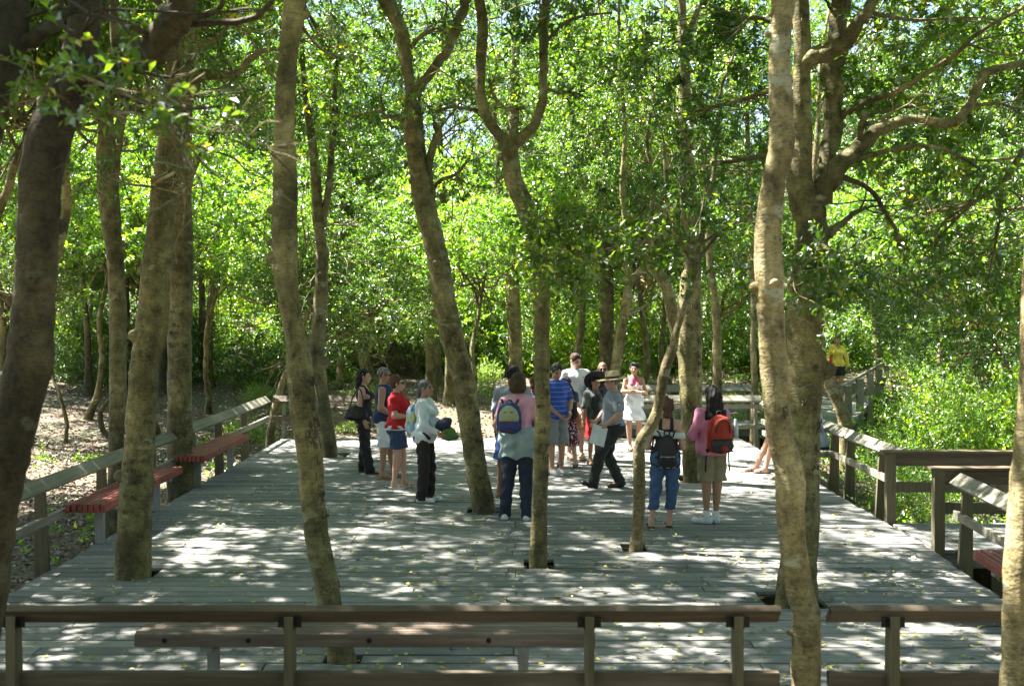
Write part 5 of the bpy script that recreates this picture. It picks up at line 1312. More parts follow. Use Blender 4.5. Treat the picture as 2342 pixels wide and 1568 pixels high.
            for i, (o, L) in enumerate(((.027, .070), (.009, .078), (-.009, .073), (-.026, .058))):
                p = [pc + d * .030 * k + side * o * k]; dd = d; a = curl * .4
                for sgl in (.45, .32, .23):
                    dd = unit(dd * math.cos(a) + palm * math.sin(a)) ; p.append(p[-1] + dd * L * sgl * k * 1.15); a = curl
                tubes.append(tube_geo(np.array(p), np.array((.0095, .009, .008, .006)) * k, 7))
            tp = pc - d * .018 * k + side * .026 * k; t1 = tp + (side * .75 + d * .65 + palm * .3) * .034 * k; t2 = t1 + (side * .15 + d * .9 + palm * (.3 + curl * .4)) * .030 * k
            tubes.append(tube_geo(np.array([tp - side * .01 * k, t1, t2]), np.array((.013, .0105, .008)) * k, 7))
            s.J['hand' + e] = c + d * .08 * k
        V, Q = f.mesh(); Fs3 = []
        col = np.ones((len(V), 3))
        L = (V - s.J['head']) @ s.hr / s.k; x, y, z = L[:, 0], -L[:, 1], L[:, 2]
        fr = y > .055
        for ex in (.031, -.031):
            m = fr & (((x - ex) / .017) ** 2 + ((z - .002) / .009) ** 2 < 1); col[m] = (.55, .5, .5)
            m = fr & (((x - ex) / .009) ** 2 + ((z - .002) / .009) ** 2 < 1); col[m] = (.10, .08, .08)
            m = fr & (((x - ex) / .022) ** 2 + ((z - .026) / .006) ** 2 < 1); col[m] = (.22, .2, .2)
        m = fr & ((x / .025) ** 2 + ((z + .058) / .010) ** 2 < 1); col[m] = (.85, .48, .48)
        n0 = len(V); Vs = [V]; Q4 = [Q]
        for tv, t4, t3 in tubes:
            Vs.append(tv); Q4.append(t4 + n0); Fs3.append(t3 + n0); n0 += len(tv)
        V = np.concatenate(Vs); col = np.vstack([col, np.ones((n0 - len(col), 3))])
        me = mesh_np("body", V, [np.concatenate(Q4), np.concatenate(Fs3)], s.skin, col=col); s.col = col
        s.bodyo = link("body", me, s.root); return s
    def garment(s, name, prims, mat, infl=.016, clip=None, k=.035, fold=.004, extra=(), h=HS):
        P_ = []
        for p in prims: P_ += s.pr[p] if isinstance(p, str) else [p]
        lo, hi = s.box(); f = Field(lo - .05, hi + .05, h)
        for p in P_: f.add(p, infl * s.k, k * s.k)
        for p in extra: f.add(p, 0, k * s.k)
        if fold:
            ph = random.uniform(0, 6)
            f.warp(lambda X, Y, Z: 1.5 * fold * (np.sin(X * 38 + Z * 14 + ph) * np.sin(Y * 31 - Z * 19 + ph) + .7 * np.sin(Z * 43 + X * 27 + 1.5 * np.sin(Y * 21 + X * 9) + ph)))
        if clip: f.clip(clip)
        V, Q = f.mesh()
        return link(name, mesh_np(name, V, Q, mat, col=np.full((len(V), 3), .5)), s.root)
    def limb(s, e, which, frac, ra=None, rb=None, start=0.0):
        a, b = (('sh', 'el'), ('el', 'wr'), ('hip', 'knee'), ('knee', 'ank'))[{'ua': 0, 'fa': 1, 'th': 2, 'sh': 3}[which]]
        A, B = s.J[a + e], s.J[b + e]; return ('cone', A + (B - A) * start, A + (B - A) * frac, ra * s.k, rb * s.k)
    def shirt(s, mat, sleeve=.55, hem=.86, flare=0.0, infl=.018, name="shirt", neck=1.452, ra=.056, rb=.056, long=False, tank=False, fold=.004, vneck=0.0, extra=(), strapless=None):
        k = s.k; pr = ['torso', 'hips']; ex = list(extra)
        if not tank and strapless is None:
            for e in 'lr':
                ex.append(s.limb(e, 'ua', 1.0 if long else sleeve, ra, rb))
                if long: ex.append(s.limb(e, 'fa', .97, .054, .040))
        if flare: ex.append(('cone', s.J['waist'], s.J['pelvis'] + np.array((0, 0, -.08 * k)), (.14 + flare * .3) * k, (.17 + flare) * k, .72))
        top = strapless if strapless else neck
        sx = abs(s.J['shl'][0])
        hd = s.J['hip' + 'l'][2]
        sl_planes = []
        def cl(X, Y, Z):
            d = np.maximum(hem * k - Z, Z - top * k - (0 if strapless else np.clip((.10 * k - np.abs(X)) * -0.0, 0, 1)))
            if vneck: d = np.maximum(d, -np.maximum(np.abs(X) * 1.6 + (-(Z - (neck - vneck) * k)), Y + .02))
            if tank:
                d = np.maximum(d, np.abs(X) - (tank if isinstance(tank, float) else .15) * k - np.clip((1.22 * k - Z) * 4, 0, .2))
                if tank < .15: d = np.maximum(d, np.minimum(.052 * k - np.abs(X), Z - 1.30 * k))
            return d
        if strapless or tank is not False:
            pass
        o = s.garment(name, pr, mat, infl, cl, fold=fold, extra=ex)
        return o
    def trousers(s, mat, length=.06, infl=.016, wide=.0, name="trousers", waist=1.02, fold=.005):
        k = s.k; ex = []; pr = ['hips', 'thl', 'thr']
        for e in 'lr':
            kn, an, h = s.J['knee' + e], s.J['ank' + e], s.J['hip' + e]
            full = length < .4
            if full:
                an2 = an + (an - kn) * .10
                if length > .1: an2 = kn + (an - kn) * min(1, (.49 - length) / (.49 - .085))
                ex.append(('cone', h, kn, .098 * k * 1.0, (.070 + wide * .5) * k)); ex.append(('cone', kn, an2, (.068 + wide * .5) * k, (.056 + wide) * k))
            else:
                end = h + (kn - h) * min(1.12, (.90 - length) / (.90 - .49)); pr = ['hips']
                ex.append(('cone', h, end, .102 * k, (.086 + wide) * k))
        lz = min(s.J['kneel'][2], s.J['kneer'][2])
        def cl(X, Y, Z):
            d = Z - waist * k
            lo = (min(s.J['ankl'][2], s.J['ankr'][2]) - .055 * k) if length < .1 else None
            if lo is not None: d = np.maximum(d, lo - Z)
            elif 'sit' not in s.__dict__: d = np.maximum(d, length * k - Z)
            return d
        return s.garment(name, pr, mat, infl, cl, fold=fold, extra=ex, k=.02)
    def shoes(s, mat, kind='shoe', sole=None):
        k = s.k
        for e in 'lr':
            heel, toe, fd, an = s.J['heel' + e], s.J['toe' + e], s.J['fd' + e], s.J['ank' + e]
            f = Field(np.minimum(heel, toe) - .12, np.maximum(an, np.maximum(heel, toe)) + .12, .007)
            upn = unit(np.cross(np.cross(fd, np.array((0, 0, 1.))), fd))
            base = heel - upn * .033 * k
            if kind == 'shoe':
                f.add(('cone', heel + fd * .01 * k, heel + fd * .08 * k + upn * .01 * k, .047 * k, .045 * k), 0, .02); f.add(('cone', heel + fd * .08 * k, toe + fd * .012 * k, .047 * k, .038 * k), 0, .02)
                f.add(('cone', an - upn * .01 * k, heel + fd * .03 * k, .045 * k, .045 * k), 0, .02)
                b0 = base; f.clip(lambda X, Y, Z: -((X - b0[0]) * upn[0] + (Y - b0[1]) * upn[1] + (Z - b0[2]) * upn[2]) - .003)
            else:
                p0 = base + upn * .004
                f.add(('cone', heel + fd * .0 - upn * .01, toe - upn * .01, .042 * k, .044 * k), 0, .02)
                thick = .012 if kind == 'flip' else .02
                f.clip(lambda X, Y, Z: np.abs((X - p0[0]) * upn[0] + (Y - p0[1]) * upn[1] + (Z - p0[2]) * upn[2]) - thick)
            V, Q = f.mesh(); so_ = link("shoe", mesh_np("shoe", V, Q, mat, col=np.full((len(V), 3), .5)), s.root)
            if kind != 'shoe':
                side = unit(np.cross(fd, upn)); mb = MB(); c = toe + (heel - toe) * .32; w = .042 * k
                for off in ((0,) if kind == 'flip' else (0, .35)):
                    cc = c + (heel - toe) * off; r_ = .042 * k + off * .03
                    a = [cc + side * (w + .003) * math.cos(t) + upn * (r_ * math.sin(t) - .008) for t in np.linspace(0, math.pi, 9)]
                    mb.tube(a, [.009 if kind == 'flip' else .012] * 9, 6)
                if kind == 'sandal':
                    cc = heel + upn * .02; a = [cc + side * .04 * k * math.cos(t) - fd * .042 * k * math.sin(t) for t in np.linspace(0, math.pi, 9)]; mb.tube(a, [.009] * 9, 6)
                mb.build("strap", sole or mat, so_, smooth=True)
    def hair(s, mat, blobs, cut=None, name="hair", fold=.006):
        """blobs in head units; 'cap' grows round the skull"""
        k = s.k; lo = s.J['head'] - .26 * k; hi = s.J['head'] + .24 * k; lo[2] -= .25 * k; f = Field(lo, hi, .007)
        for b in blobs:
            if b == 'cap': f.add(s.eye((0, -.018, .036), (.084, .100, .092)), 0, .02)
            else: f.add(s.eye(b[0], b[1]), 0, .03)
        f.warp(lambda X, Y, Z: fold * np.sin(X * 95 + Z * 23) * np.sin(Y * 83 + Z * 31) + fold * .6 * np.sin(Z * 60 + X * 41))
        c = s.J['head']; HR = s.hr
        def cl(X, Y, Z):
            lx = ((X - c[0]) * HR[0][0] + (Y - c[1]) * HR[1][0] + (Z - c[2]) * HR[2][0]) / k
            ly = -((X - c[0]) * HR[0][1] + (Y - c[1]) * HR[1][1] + (Z - c[2]) * HR[2][1]) / k
            lz = ((X - c[0]) * HR[0][2] + (Y - c[1]) * HR[1][2] + (Z - c[2]) * HR[2][2]) / k
            # the face stays open: in front of the ears and below the hairline
            fr, hl, neck = (cut or (.03, .055, -.09))
            face = np.minimum(ly - fr + np.clip(lz - .0, 0, .2) * -.45, hl - lz + np.clip(fr - ly, 0, 0))
            return np.maximum(face, neck - lz) * k
        f.clip(cl)
        V, Q = f.mesh(); return link(name, mesh_np(name, V, Q, mat, col=np.full((len(V), 3), .5)), s.root)
    def glasses(s, up=0.0, mat=None):
        mb = MB(); k = s.k
        for x in (.032, -.032):
            V, F4, F3 = tube_geo(np.array([s.hp((x, .092 - up * .35, .002 + up)), s.hp((x, .101 - up * .35, .002 + up))]), np.array((.023, .022)) * k, 10, True); mb.add(V, F4, F3)
        for x in (.055, -.055): mb.tube([s.hp((x, .09 - up * .35, .006 + up)), s.hp((x * 1.45, .0 - up * .2, .008 + up * .9))], [.004 * k, .003 * k], 5)
        mb.tube([s.hp((-.012, .1 - up * .35, .004 + up)), s.hp((.012, .1 - up * .35, .004 + up))], [.004 * k] * 2, 5)
        mb.build("sunglasses", mat or BLKGL, s.root, smooth=True)
    def hat(s, name, crown_h, crown_r, brim_r, mat, band=None, tilt=0.0, z0=.045, pinch=False, curl=.0):
        """lathe hat on the head"""
        k = s.k; n = 36; th = np.arange(n) / n * 2 * np.pi
        prof = [(brim_r * .99, -.003), (brim_r, .003), (brim_r * .8, .004), (crown_r * 1.08, .006), (crown_r, .014), (crown_r * .97, crown_h * .5), (crown_r * .90, crown_h * .85), (crown_r * .72, crown_h), (crown_r * .3, crown_h * (.93 if pinch else 1.03)), (.001, crown_h * (.90 if pinch else 1.03))]
        prof += [(crown_r * .9, .0), (brim_r * .99, -.003)][::-1][:0]
        V = []
        for r_, z in prof:
            for t in th:
                rr = r_
                zz = z + (curl * (max(0, r_ - crown_r) / (brim_r - crown_r + 1e-6)) ** 2 * (abs(math.cos(t)) ** 2))
                if pinch and z > crown_h * .6: rr *= 1 - .13 * (math.cos(4 * t)) * (1 if r_ > .01 else 0) * -1 - .06
                V.append((rr * math.cos(t), rr * math.sin(t) * 1.12, zz))
        m = len(prof); F = [(i * n + j, i * n + (j + 1) % n, (i + 1) * n + (j + 1) % n, (i + 1) * n + j) for i in range(m - 1) for j in range(n)]
        und = len(V); V += [(brim_r * .99 * math.cos(t), brim_r * .99 * math.sin(t) * 1.12, -.004 + curl * (abs(math.cos(t)) ** 2)) for t in th] + [(crown_r * .93 * math.cos(t), crown_r * .93 * math.sin(t) * 1.12, -.002) for t in th] + [(crown_r * .6 * math.cos(t), crown_r * .6 * math.sin(t) * 1.12, crown_h * .7) for t in th]
        F += [(und + q * n + (j + 1) % n, und + q * n + j, und + (q + 1) * n + j, und + (q + 1) * n + (j + 1) % n) for q in range(2) for j in range(n)]
        T = rotm(0, R(tilt)); V = np.array(V) * k @ T.T
        V = (V + np.array((0, .006 * k, z0 * k))) @ s.hr.T + s.J['head']
        o = link(name, mesh_np(name, V, np.array(F), mat, col=np.full((len(V), 3), .5)), s.root)
        if band:
            B = []
            for z in (.012, .045):
                for t in th: r_ = crown_r * 1.03; B.append((r_ * math.cos(t), r_ * math.sin(t) * 1.12, z))
            B = np.array(B) * k @ T.T; B = (B + np.array((0, .006 * k, z0 * k))) @ s.hr.T + s.J['head']
            link("hat_band", mesh_np("hat_band", B, np.array([(j, (j + 1) % n, n + (j + 1) % n, n + j) for j in range(n)]), band), o)
        return o
    def world(s, v):
        """a point given as (left, forward, up) at height 1.70 to the place"""
        p = np.array((v[0] * s.k, -v[1] * s.k, v[2] * s.k)); a = s.root.rotation_euler[2]; c, sn = math.cos(a), math.sin(a)
        return np.array((p[0] * c - p[1] * sn, p[0] * sn + p[1] * c, p[2])) + np.array(s.root.location)
BLKGL = flat("dark_lens", (.012, .012, .014), .15); 
def cloth(c, **k): return mat_cloth("cloth", c, **k)
BLK = cloth((.018, .018, .02)); WHT = cloth((.74, .77, .80)); DENIM = cloth((.035, .06, .13)); JEANS = cloth((.045, .10, .22)); CHAR = cloth((.028, .032, .030))
LEATH = flat("dark_leather", (.025, .018, .015), .4); TANL = flat("tan_leather", (.28, .18, .10), .6); WSHOE = flat("white_shoe", (.72, .74, .76), .5)
def soft_thing(name, label, cat, loc, parts, rz=0.0, group=None):
    """a bag or bundle carried by somebody: parts = [(name, material, prims, fold, tubes)] in its own frame"""
    t = thing(name, tuple(loc), label, cat, group, rz)
    for nm, mat, prims, tubes in parts:
        mb = MB()
        if prims:
            A = np.array([p[1] for p in prims] + [p[2] for p in prims if p[0] == 'cone']); f = Field(A.min(0) - .25, A.max(0) + .25, .008)
            for p in prims: f.add(p, 0, .03)
            f.warp(lambda X, Y, Z: .003 * (np.sin(X * 60 + Z * 20) * np.sin(Z * 45 + Y * 30)))
            V, Q = f.mesh(); mb.add(V, Q)
        for (pts, r_) in tubes: 
            p = catmull(np.array(pts, float), 4); mb.tube(p, [r_] * len(p), 6)
        mb.build(nm, mat, t, smooth=True)
    return t

# 1 woman in black, far left of the group
q = Person("leftmost woman, in black tank top and flared trousers, a black handbag on her shoulder", 832, 1080, 845, -3, 'fair', True, 1.06,
           dict(kneel=(.10, .0, .49), ankl=(.12, -.03, .085), kneer=(-.10, .03, .49), ankr=(-.13, .12, .085), elr=(-.235, -.03, 1.12), wrr=(-.22, .05, .88)))
q.body(); q.shirt(BLK, tank=.125, hem=.93, name="tank_top", neck=1.45, infl=.012); q.trousers(BLK, wide=.028, infl=.012); q.shoes(LEATH, 'sandal')
q.hair(BLACKH, ['cap', ((0, -.075, -.04), (.085, .06, .10)), ((0, -.09, -.13), (.085, .055, .10)), ((.02, -.095, -.20), (.07, .05, .07))], cut=(.02, .06, -.27), fold=.010)
w = q.world((-.26, -.08, 1.0))
soft_thing("handbag", "large black slouchy handbag hanging from the shoulder of the woman in black", "handbag", w, [("bag", flat("black_leather", (.015, .014, .015), .35), [('ell', (0, 0, 0), (.17, .06, .11)), ('ell', (0, 0, -.055), (.19, .07, .06)), ('ell', (0, 0, .06), (.10, .045, .07))], []),
    ("strap", LEATH, [], [([(-.10, 0, .08), (-.05, 0, .25), (0.04, .06, .38), (.10, .0, .25), (.12, 0, .08)], .011)])], rz=0)
# 2 man, sleeveless
q = Person("man in dark blue sleeveless shirt and white cargo shorts behind the woman in red", 878, 1094, 841, 0, 'tan', False, 1.12, dict(elr=(-.25, -.02, 1.10), wrr=(-.20, .17, .98), ankl=(.12, .12, .085), kneel=(.11, .08, .49)))
q.body(); q.shirt(cloth((.02, .035, .11)), tank=.17, hem=.86, infl=.020); q.trousers(WHT, .50, wide=.02, name="shorts"); q.shoes(TANL, 'sandal')
q.hair(SALTH, ['cap'], cut=(.035, .05, -.07)); q.glasses()
# 3 woman in red
q = Person("woman in red T-shirt with white hem and short denim skirt, wearing sunglasses", 908, 1114, 859, -4, 'fair', True, 1.16,
           dict(elr=(-.22, .0, 1.11), wrr=(-.12, .22, 1.09), ell=(.22, .0, 1.11), wrl=(.10, .24, 1.10), kneel=(.08, .07, .49), ankl=(.08, .10, .085), kneer=(-.09, .02, .49), ankr=(-.10, -.03, .085)))
q.body(('relax', 'grip')); RED = cloth((.52, .012, .018)); q.shirt(WHT, sleeve=.1, hem=.885, neck=.96, infl=.020, name="undershirt", fold=.002); q.shirt(RED, sleeve=.58, hem=.905, infl=.022, vneck=.10)
q.trousers(DENIM, .60, wide=.015, name="denim_skirt", waist=1.0); q.shoes(WSHOE, 'flip')
q.hair(REDBR, ['cap', ((0, -.05, .04), (.095, .085, .085)), ((0, -.06, -.03), (.085, .06, .06))], cut=(.03, .055, -.08)); q.glasses()
w = q.world((.0, .33, 1.12)); t = thing("paper", tuple(w), "crumpled white paper held in front by the woman in the red T-shirt", "paper", rz=.4)
mb = MB(); mb.add([(-.09, 0, -.07), (.10, .02, -.10), (.11, -.02, .07), (-.07, .03, .10), (.01, -.05, .0)], F3=[(0, 1, 4), (1, 2, 4), (2, 3, 4), (3, 0, 4), (1, 0, 4)]); mb.build("sheet", WHT, t)
# 4 grey ponytail
q = Person("person with grey ponytail in loose white long-sleeved shirt and black trousers", 972, 1146, 869, -12, 'tan', True, 1.0,
           dict(elr=(-.24, .06, 1.10), wrr=(-.18, .24, .98), ell=(.24, .05, 1.12), wrl=(.12, .26, 1.02), kneel=(.09, .05, .49), ankl=(.10, .03, .085), ankr=(-.09, -.02, .085)), headrot=(-12, 6, 0))
q.body(('grip', 'relax')); q.shirt(cloth((.70, .76, .80)), long=True, hem=.83, flare=.02, infl=.026, ra=.064, rb=.062, fold=.007); q.trousers(cloth((.022, .017, .016)), wide=.022, infl=.016); q.shoes(WSHOE)
q.hair(GREYH, ['cap', ((0, -.115, -.045), (.035, .035, .045)), ((.0, -.13, -.10), (.028, .028, .06))], cut=(.045, .062, -.17), fold=.003)
soft_thing("tied_jacket", "dark blue bunched jacket over the forearm of the person in the white shirt", "jacket", q.world((-.10, .30, 1.10)), [("cloth", cloth((.03, .035, .075)), [('ell', (0, 0, 0), (.10, .08, .07)), ('ell', (.05, .02, .04), (.06, .06, .05)), ('ell', (-.04, .03, -.04), (.08, .06, .06))], [])])
soft_thing("cloth_bag", "green cloth bag hanging in front of the person in the white shirt", "bag", q.world((-.08, .36, .98)), [("bag", cloth((.10, .19, .055)), [('ell', (0, 0, 0), (.10, .07, .08)), ('ell', (.02, 0, -.05), (.12, .08, .06))], []), ("strap", DENIM, [], [([(-.03, 0, .06), (-.05, -.02, .13), (-.02, -.04, .17)], .012)])])
soft_thing("sling_bag", "pale blue and yellow tie-dyed sling bag on the back of the grey-ponytailed person", "bag", q.world((.02, -.20, 1.17)), [("bag", mat_cloth("tie_dye", (.60, .70, .78), pat='tiedye', c2=(.10, .35, .60), c3=(.55, .55, .15)), [('ell', (0, 0, .02), (.07, .10, .15)), ('ell', (-.01, 0, -.12), (.08, .10, .12))], []),
   ("strap", cloth((.05, .12, .22)), [], [([(.0, -.09, .1), (.06, -.10, .20), (.16, -.10, .24), (.19, -.10, .1), (.20, -.13, -.08)], .009)])])
# 5 grey T-shirt, back
q = Person("person with short black hair in grey T-shirt, behind the woman with the small backpack", 1172, 1138, 838, 80, 'brown', False, 1.0, dict(ankl=(.17, 0, .085), ankr=(-.14, 0, .085), kneel=(.14, .02, .49), kneer=(-.13, .02, .49)), headrot=(-15, -5, 0))
q.body(); q.shirt(cloth((.27, .30, .35)), sleeve=.75, hem=.82, infl=.03, ra=.064, rb=.072, flare=.02); q.trousers(cloth((.05, .13, .42)), .50, wide=.03, name="shorts"); q.shoes(TANL, 'sandal'); q.hair(BLACKH, ['cap', ((0, -.02, .05), (.095, .105, .09))], cut=(.05, .06, -.08))
# 6 pink T-shirt with backpack
q = Person("woman in pink T-shirt with a grey jacket tied round her waist, seen from behind", 1184, 1187, 853, 84, 'fair', True, 1.12,
           dict(elr=(-.24, .05, 1.11), wrr=(-.20, .18, .98), ell=(.26, .03, 1.11), wrl=(.24, .17, .97), ankl=(.15, 0, .085), ankr=(-.11, -.03, .085), kneel=(.11, .0, .49), kneer=(-.10, .0, .49)), headrot=(6, -4, 0))
q.body(); q.shirt(cloth((.72, .36, .48)), sleeve=.62, hem=1.02, infl=.022); q.trousers(cloth((.018, .028, .05)), wide=.014); q.shoes(WSHOE)
q.hair(BROWNH, ['cap', ((0, -.04, -.02), (.10, .09, .10)), ((0, -.045, -.075), (.095, .08, .06))], cut=(.045, .05, -.12), fold=.003)
k = q.k; GJ = cloth((.30, .38, .38))
q.garment("tied_jacket", ['hips'], GJ, .042, lambda X, Y, Z: np.maximum(Z - 1.075 * k, (.70 + .12 * 0) * k + .05 * np.abs(np.sin(X * 14)) - Z), fold=.010,
          extra=[('cone', q.J['pelvis'] + np.array((0, 0, .06)), q.J['pelvis'] + np.array((0, 0.02, -.22)), .165 * k, .215 * k, .72)])
def backpack(label, loc, rz, main, second, trim, w=.30, h=.40, d=.16, pocket=True, straps=True, sk=.35, cat="backpack", lower=None, strapw=.03):
    t = thing("backpack", tuple(loc), label, cat, None, rz)          # frame: +y is away from the wearer's back
    def blob(nm, mat, prims, parent=t, cl=None):
        A = np.array([p[1] for p in prims]); f = Field(A.min(0) - .3, A.max(0) + .3, .008)
        for p in prims: f.add(p, 0, .05)
        f.warp(lambda X, Y, Z: .003 * np.sin(X * 40 + Z * 30) * np.sin(Z * 35 + Y * 40))
        if cl: f.clip(cl)
        V, Q = f.mesh(); return link(nm, mesh_np(nm, V, Q, mat, col=np.full((len(V), 3), .5)), parent)
    body = [('cone', (-w * .22, d * .5, -h * .28), (-w * .18, d * .5, h * .26), w * .28, w * .24, d / w * 1.15), ('cone', (w * .22, d * .5, -h * .28), (w * .18, d * .5, h * .26), w * .28, w * .24, d / w * 1.15), ('ell', (0, d * .5, 0), (w * .42, d * .55, h * .46))]
    blob("bag", main, body)
    blob("front_panel", second, [('ell', (0, d * .95, h * .08), (w * .36, d * .30, h * .34)), ('ell', (0, d * .85, -.02), (w * .38, d * .3, h * .3))])
    if pocket:
        pk = [('ell', (0, d * 1.10, -h * .26), (w * .38, d * .32, h * .17)), ('cone', (-w * .2, d * 1.1, -h * .28), (w * .2, d * 1.1, -h * .28), h * .13, h * .13, .6)]
        o = blob("pocket", lower or main, pk)
        mb = MB(); mb.tube([(-w * .40, d * 1.15, -h * .12), (0, d * 1.36, -h * .12), (w * .40, d * 1.15, -h * .12)], [.009] * 3, 6); mb.tube([(-w * .40, d * 1.15, -h * .40), (0, d * 1.36, -h * .41), (w * .40, d * 1.15, -h * .40)], [.009] * 3, 6); mb.build("trim", trim, o, smooth=True)
    mb = MB(); a = catmull(np.array([(-.03, d * .4, h * .47), (-.025, d * .3, h * .56), (.025, d * .3, h * .56), (.03, d * .4, h * .47)]), 3); mb.tube(a, [.009] * len(a), 6); mb.build("handle", BLK, t, smooth=True)
    if straps:
        for s_ in (-1, 1):
            mb = MB(); a = catmull(np.array([(s_ * .07, .03, h * .40), (s_ * .10, -.04, h * .40 + .06), (s_ * .125, -.14, h * .40 + .03), (s_ * .15, -.20, .02), (s_ * .165, -.10, -h * .36), (s_ * .12, .03, -h * .42)]), 4)
            V, F4, F3 = tube_geo(a, np.full(len(a), strapw * .5), 8, True); mb.add(V, F4, F3); mb.build("strap", BLK, t, smooth=True)
    return t
def wear(q, lz, back=.13, dx=0.0): return q.world((dx, -back, lz)), q.root.rotation_euler[2]
NAVY = cloth((.035, .06, .20)); SAGE = cloth((.36, .40, .24)); MAROON = cloth((.30, .03, .02))
l, rz = wear(q, 1.20, .13, .08)
backpack("small blue and sage green backpack with red trim on the woman in the pink T-shirt", l, rz, NAVY, SAGE, MAROON, w=.30, h=.36, d=.12)
# 6b another visitor just visible beside her
q = Person("person in white shirt and maroon scarf, mostly hidden behind the slim forked trunk", 1222, 1066, 862, 100, 'tan', True, 1.0)
q.body(); q.shirt(WHT, sleeve=.6, hem=.86); q.trousers(DENIM); q.shoes(WSHOE); q.hair(BROWNH, ['cap', ((0, -.05, -.05), (.085, .07, .10))], cut=(.04, .05, -.13)); q.garment("scarf", ['neck'], cloth((.28, .03, .10)), .035, lambda X, Y, Z: np.maximum(Z - 1.47 * q.k, 1.30 * q.k - Z), extra=[('cone', q.rel('neck', (0, -.02, -.03)), q.rel('chest', (-.08, -.07, .0)), .07, .05)])
# 7 blue polo
q = Person("man in blue striped polo shirt and grey cargo shorts with a black shoulder bag", 1272, 1084, 832, -55, 'tan', False, 1.05,
           dict(ell=(.27, .0, 1.12), wrl=(.13, .16, .93), elr=(-.25, .0, 1.12), wrr=(-.06, .17, .92), ankr=(-.10, .02, .085), ankl=(.10, .0, .085)), headrot=(-14, -22, 0))
q.body(('grip', 'grip')); q.shirt(mat_cloth("striped_polo", (.022, .07, .38), pat='stripe', c2=(.20, .27, .50)), sleeve=.75, hem=.84, infl=.024, ra=.060, rb=.068); q.trousers(cloth((.20, .22, .23)), .47, wide=.03, name="shorts")
q.shoes(flat("grey_trainer", (.45, .50, .52), .6)); q.hair(BLACKH, ['cap'], cut=(.035, .05, -.07))
mb = MB(); V, F4, F3 = tube_geo(np.array([q.J['wrl'] + unit(q.J['ell'] - q.J['wrl']) * .01, q.J['wrl'] + unit(q.J['ell'] - q.J['wrl']) * .035]), np.array((.034, .036)), 12); mb.add(V, F4, F3); mb.build("wristwatch", flat("watch_steel", (.6, .62, .64), .3, .8), q.root, smooth=True)
l = q.world((.30, -.06, .98))
soft_thing("shoulder_bag", "black shoulder bag at the hip of the man in the blue polo", "bag", l, [("bag", BLK, [('cone', (-.05, 0, -.09), (-.05, 0, .08), .075, .065), ('cone', (.06, 0, -.09), (.06, 0, .08), .075, .065)], []),
   ("strap", BLK, [], [([(-.09, 0, .12), (-.14, -.02, .30), (-.12, -.05, .47), (-.02, .02, .44), (.08, .02, .25), (.09, 0, .12)], .015)]), ("panel", cloth((.10, .16, .20)), [('ell', (0, -.075, .03), (.06, .012, .035))], [])])
# 7b floral shorts: behind the man in blue
q = Person("person in floral shorts reaching out an arm behind the man in the blue polo", 1296, 1066, 862, -100, 'fair', True, 1.0,
           dict(ell=(.24, .12, 1.12), wrl=(.32, .32, 1.02), kneel=(.12, .03, .50), ankl=(.18, .05, .085), kneer=(-.09, .03, .49), ankr=(-.13, .03, .085)))
q.body(('relax', 'flat')); q.shirt(cloth((.05, .07, .12)), sleeve=.5, hem=.88); q.trousers(mat_cloth("floral", (.02, .02, .035), pat='spots', c2=(.60, .03, .09), c3=(.65, .6, .62)), .40, wide=.04, name="shorts"); q.shoes(mat_cloth("patterned_shoe", (.04, .04, .05), pat='spots', c2=(.6, .6, .6), sc_=1.6)); q.hair(BROWNH, ['cap', ((0, -.05, -.04), (.085, .07, .09))], cut=(.04, .05, -.1))
# 8 white T-shirt
q = Person("tall man in white T-shirt and plaid shorts, sunglasses pushed up on his hair", 1316, 1050, 808, -78, 'fair', False, 1.14,
           dict(elr=(-.27, .02, 1.12), wrr=(-.24, .10, .90), ell=(.27, .0, 1.12), wrl=(.26, .06, .90)), headrot=(22, -20, 0))
q.body(); q.shirt(cloth((.76, .78, .82)), sleeve=.75, hem=.80, infl=.026, ra=.064, rb=.070, flare=.015); q.trousers(mat_cloth("plaid", (.50, .38, .26), pat='plaid', c2=(.42, .20, .08), c3=(.60, .55, .46)), .46, wide=.03, name="shorts"); q.shoes(TANL, 'flip')
q.hair(BROWNH, ['cap'], cut=(.045, .062, -.05), fold=.002); q.glasses(.10)
mb = MB(); mb.tube([q.rel('chest', (.09, .132, .055)), q.rel('chest', (.09, .138, .075))], [.008, .006], 6); mb.build("shirt_emblem", NAVY, q.root)
# 10 man in sunglasses, 11 boy
q = Person("bald man in dark sunglasses and navy shirt with his arms round the boy", 1378, 1052, 828, -95, 'brown', False, 1.12,
           dict(elr=(-.29, .10, 1.14), wrr=(.00, .34, 1.11), ell=(.29, .10, 1.14), wrl=(-.03, .36, 1.08)), headrot=(4, -4, 0))
q.body(('grip', 'grip'), wr=((-1, .25, -.1), (1, .25, -.15))); q.shirt(cloth((.045, .065, .11)), sleeve=.6, hem=.84, infl=.022); q.trousers(cloth((.05, .08, .12)), .46, name="shorts", wide=.02); q.shoes(TANL, 'sandal'); q.glasses()
q = Person("boy in black tie-dyed T-shirt and red shorts under a wide black hat", 1363, 1062, 862, -88, 'olive', False, .82, dict(ell=(.22, .0, 1.10), wrl=(.24, .05, .88), elr=(-.22, .0, 1.10), wrr=(-.26, .08, .86), kneel=(.10, .03, .49), ankl=(.08, .02, .085), ankr=(-.12, .0, .085)), headrot=(16, 14, 14))
q.body(); q.shirt(mat_cloth("tie_dye_black", (.025, .027, .028), pat='tiedye', c2=(.16, .18, .18)), sleeve=.85, hem=.76, infl=.030, flare=.02, ra=.062, rb=.072); q.trousers(cloth((.55, .015, .02)), .52, wide=.03, name="shorts"); q.shoes(LEATH, 'sandal')
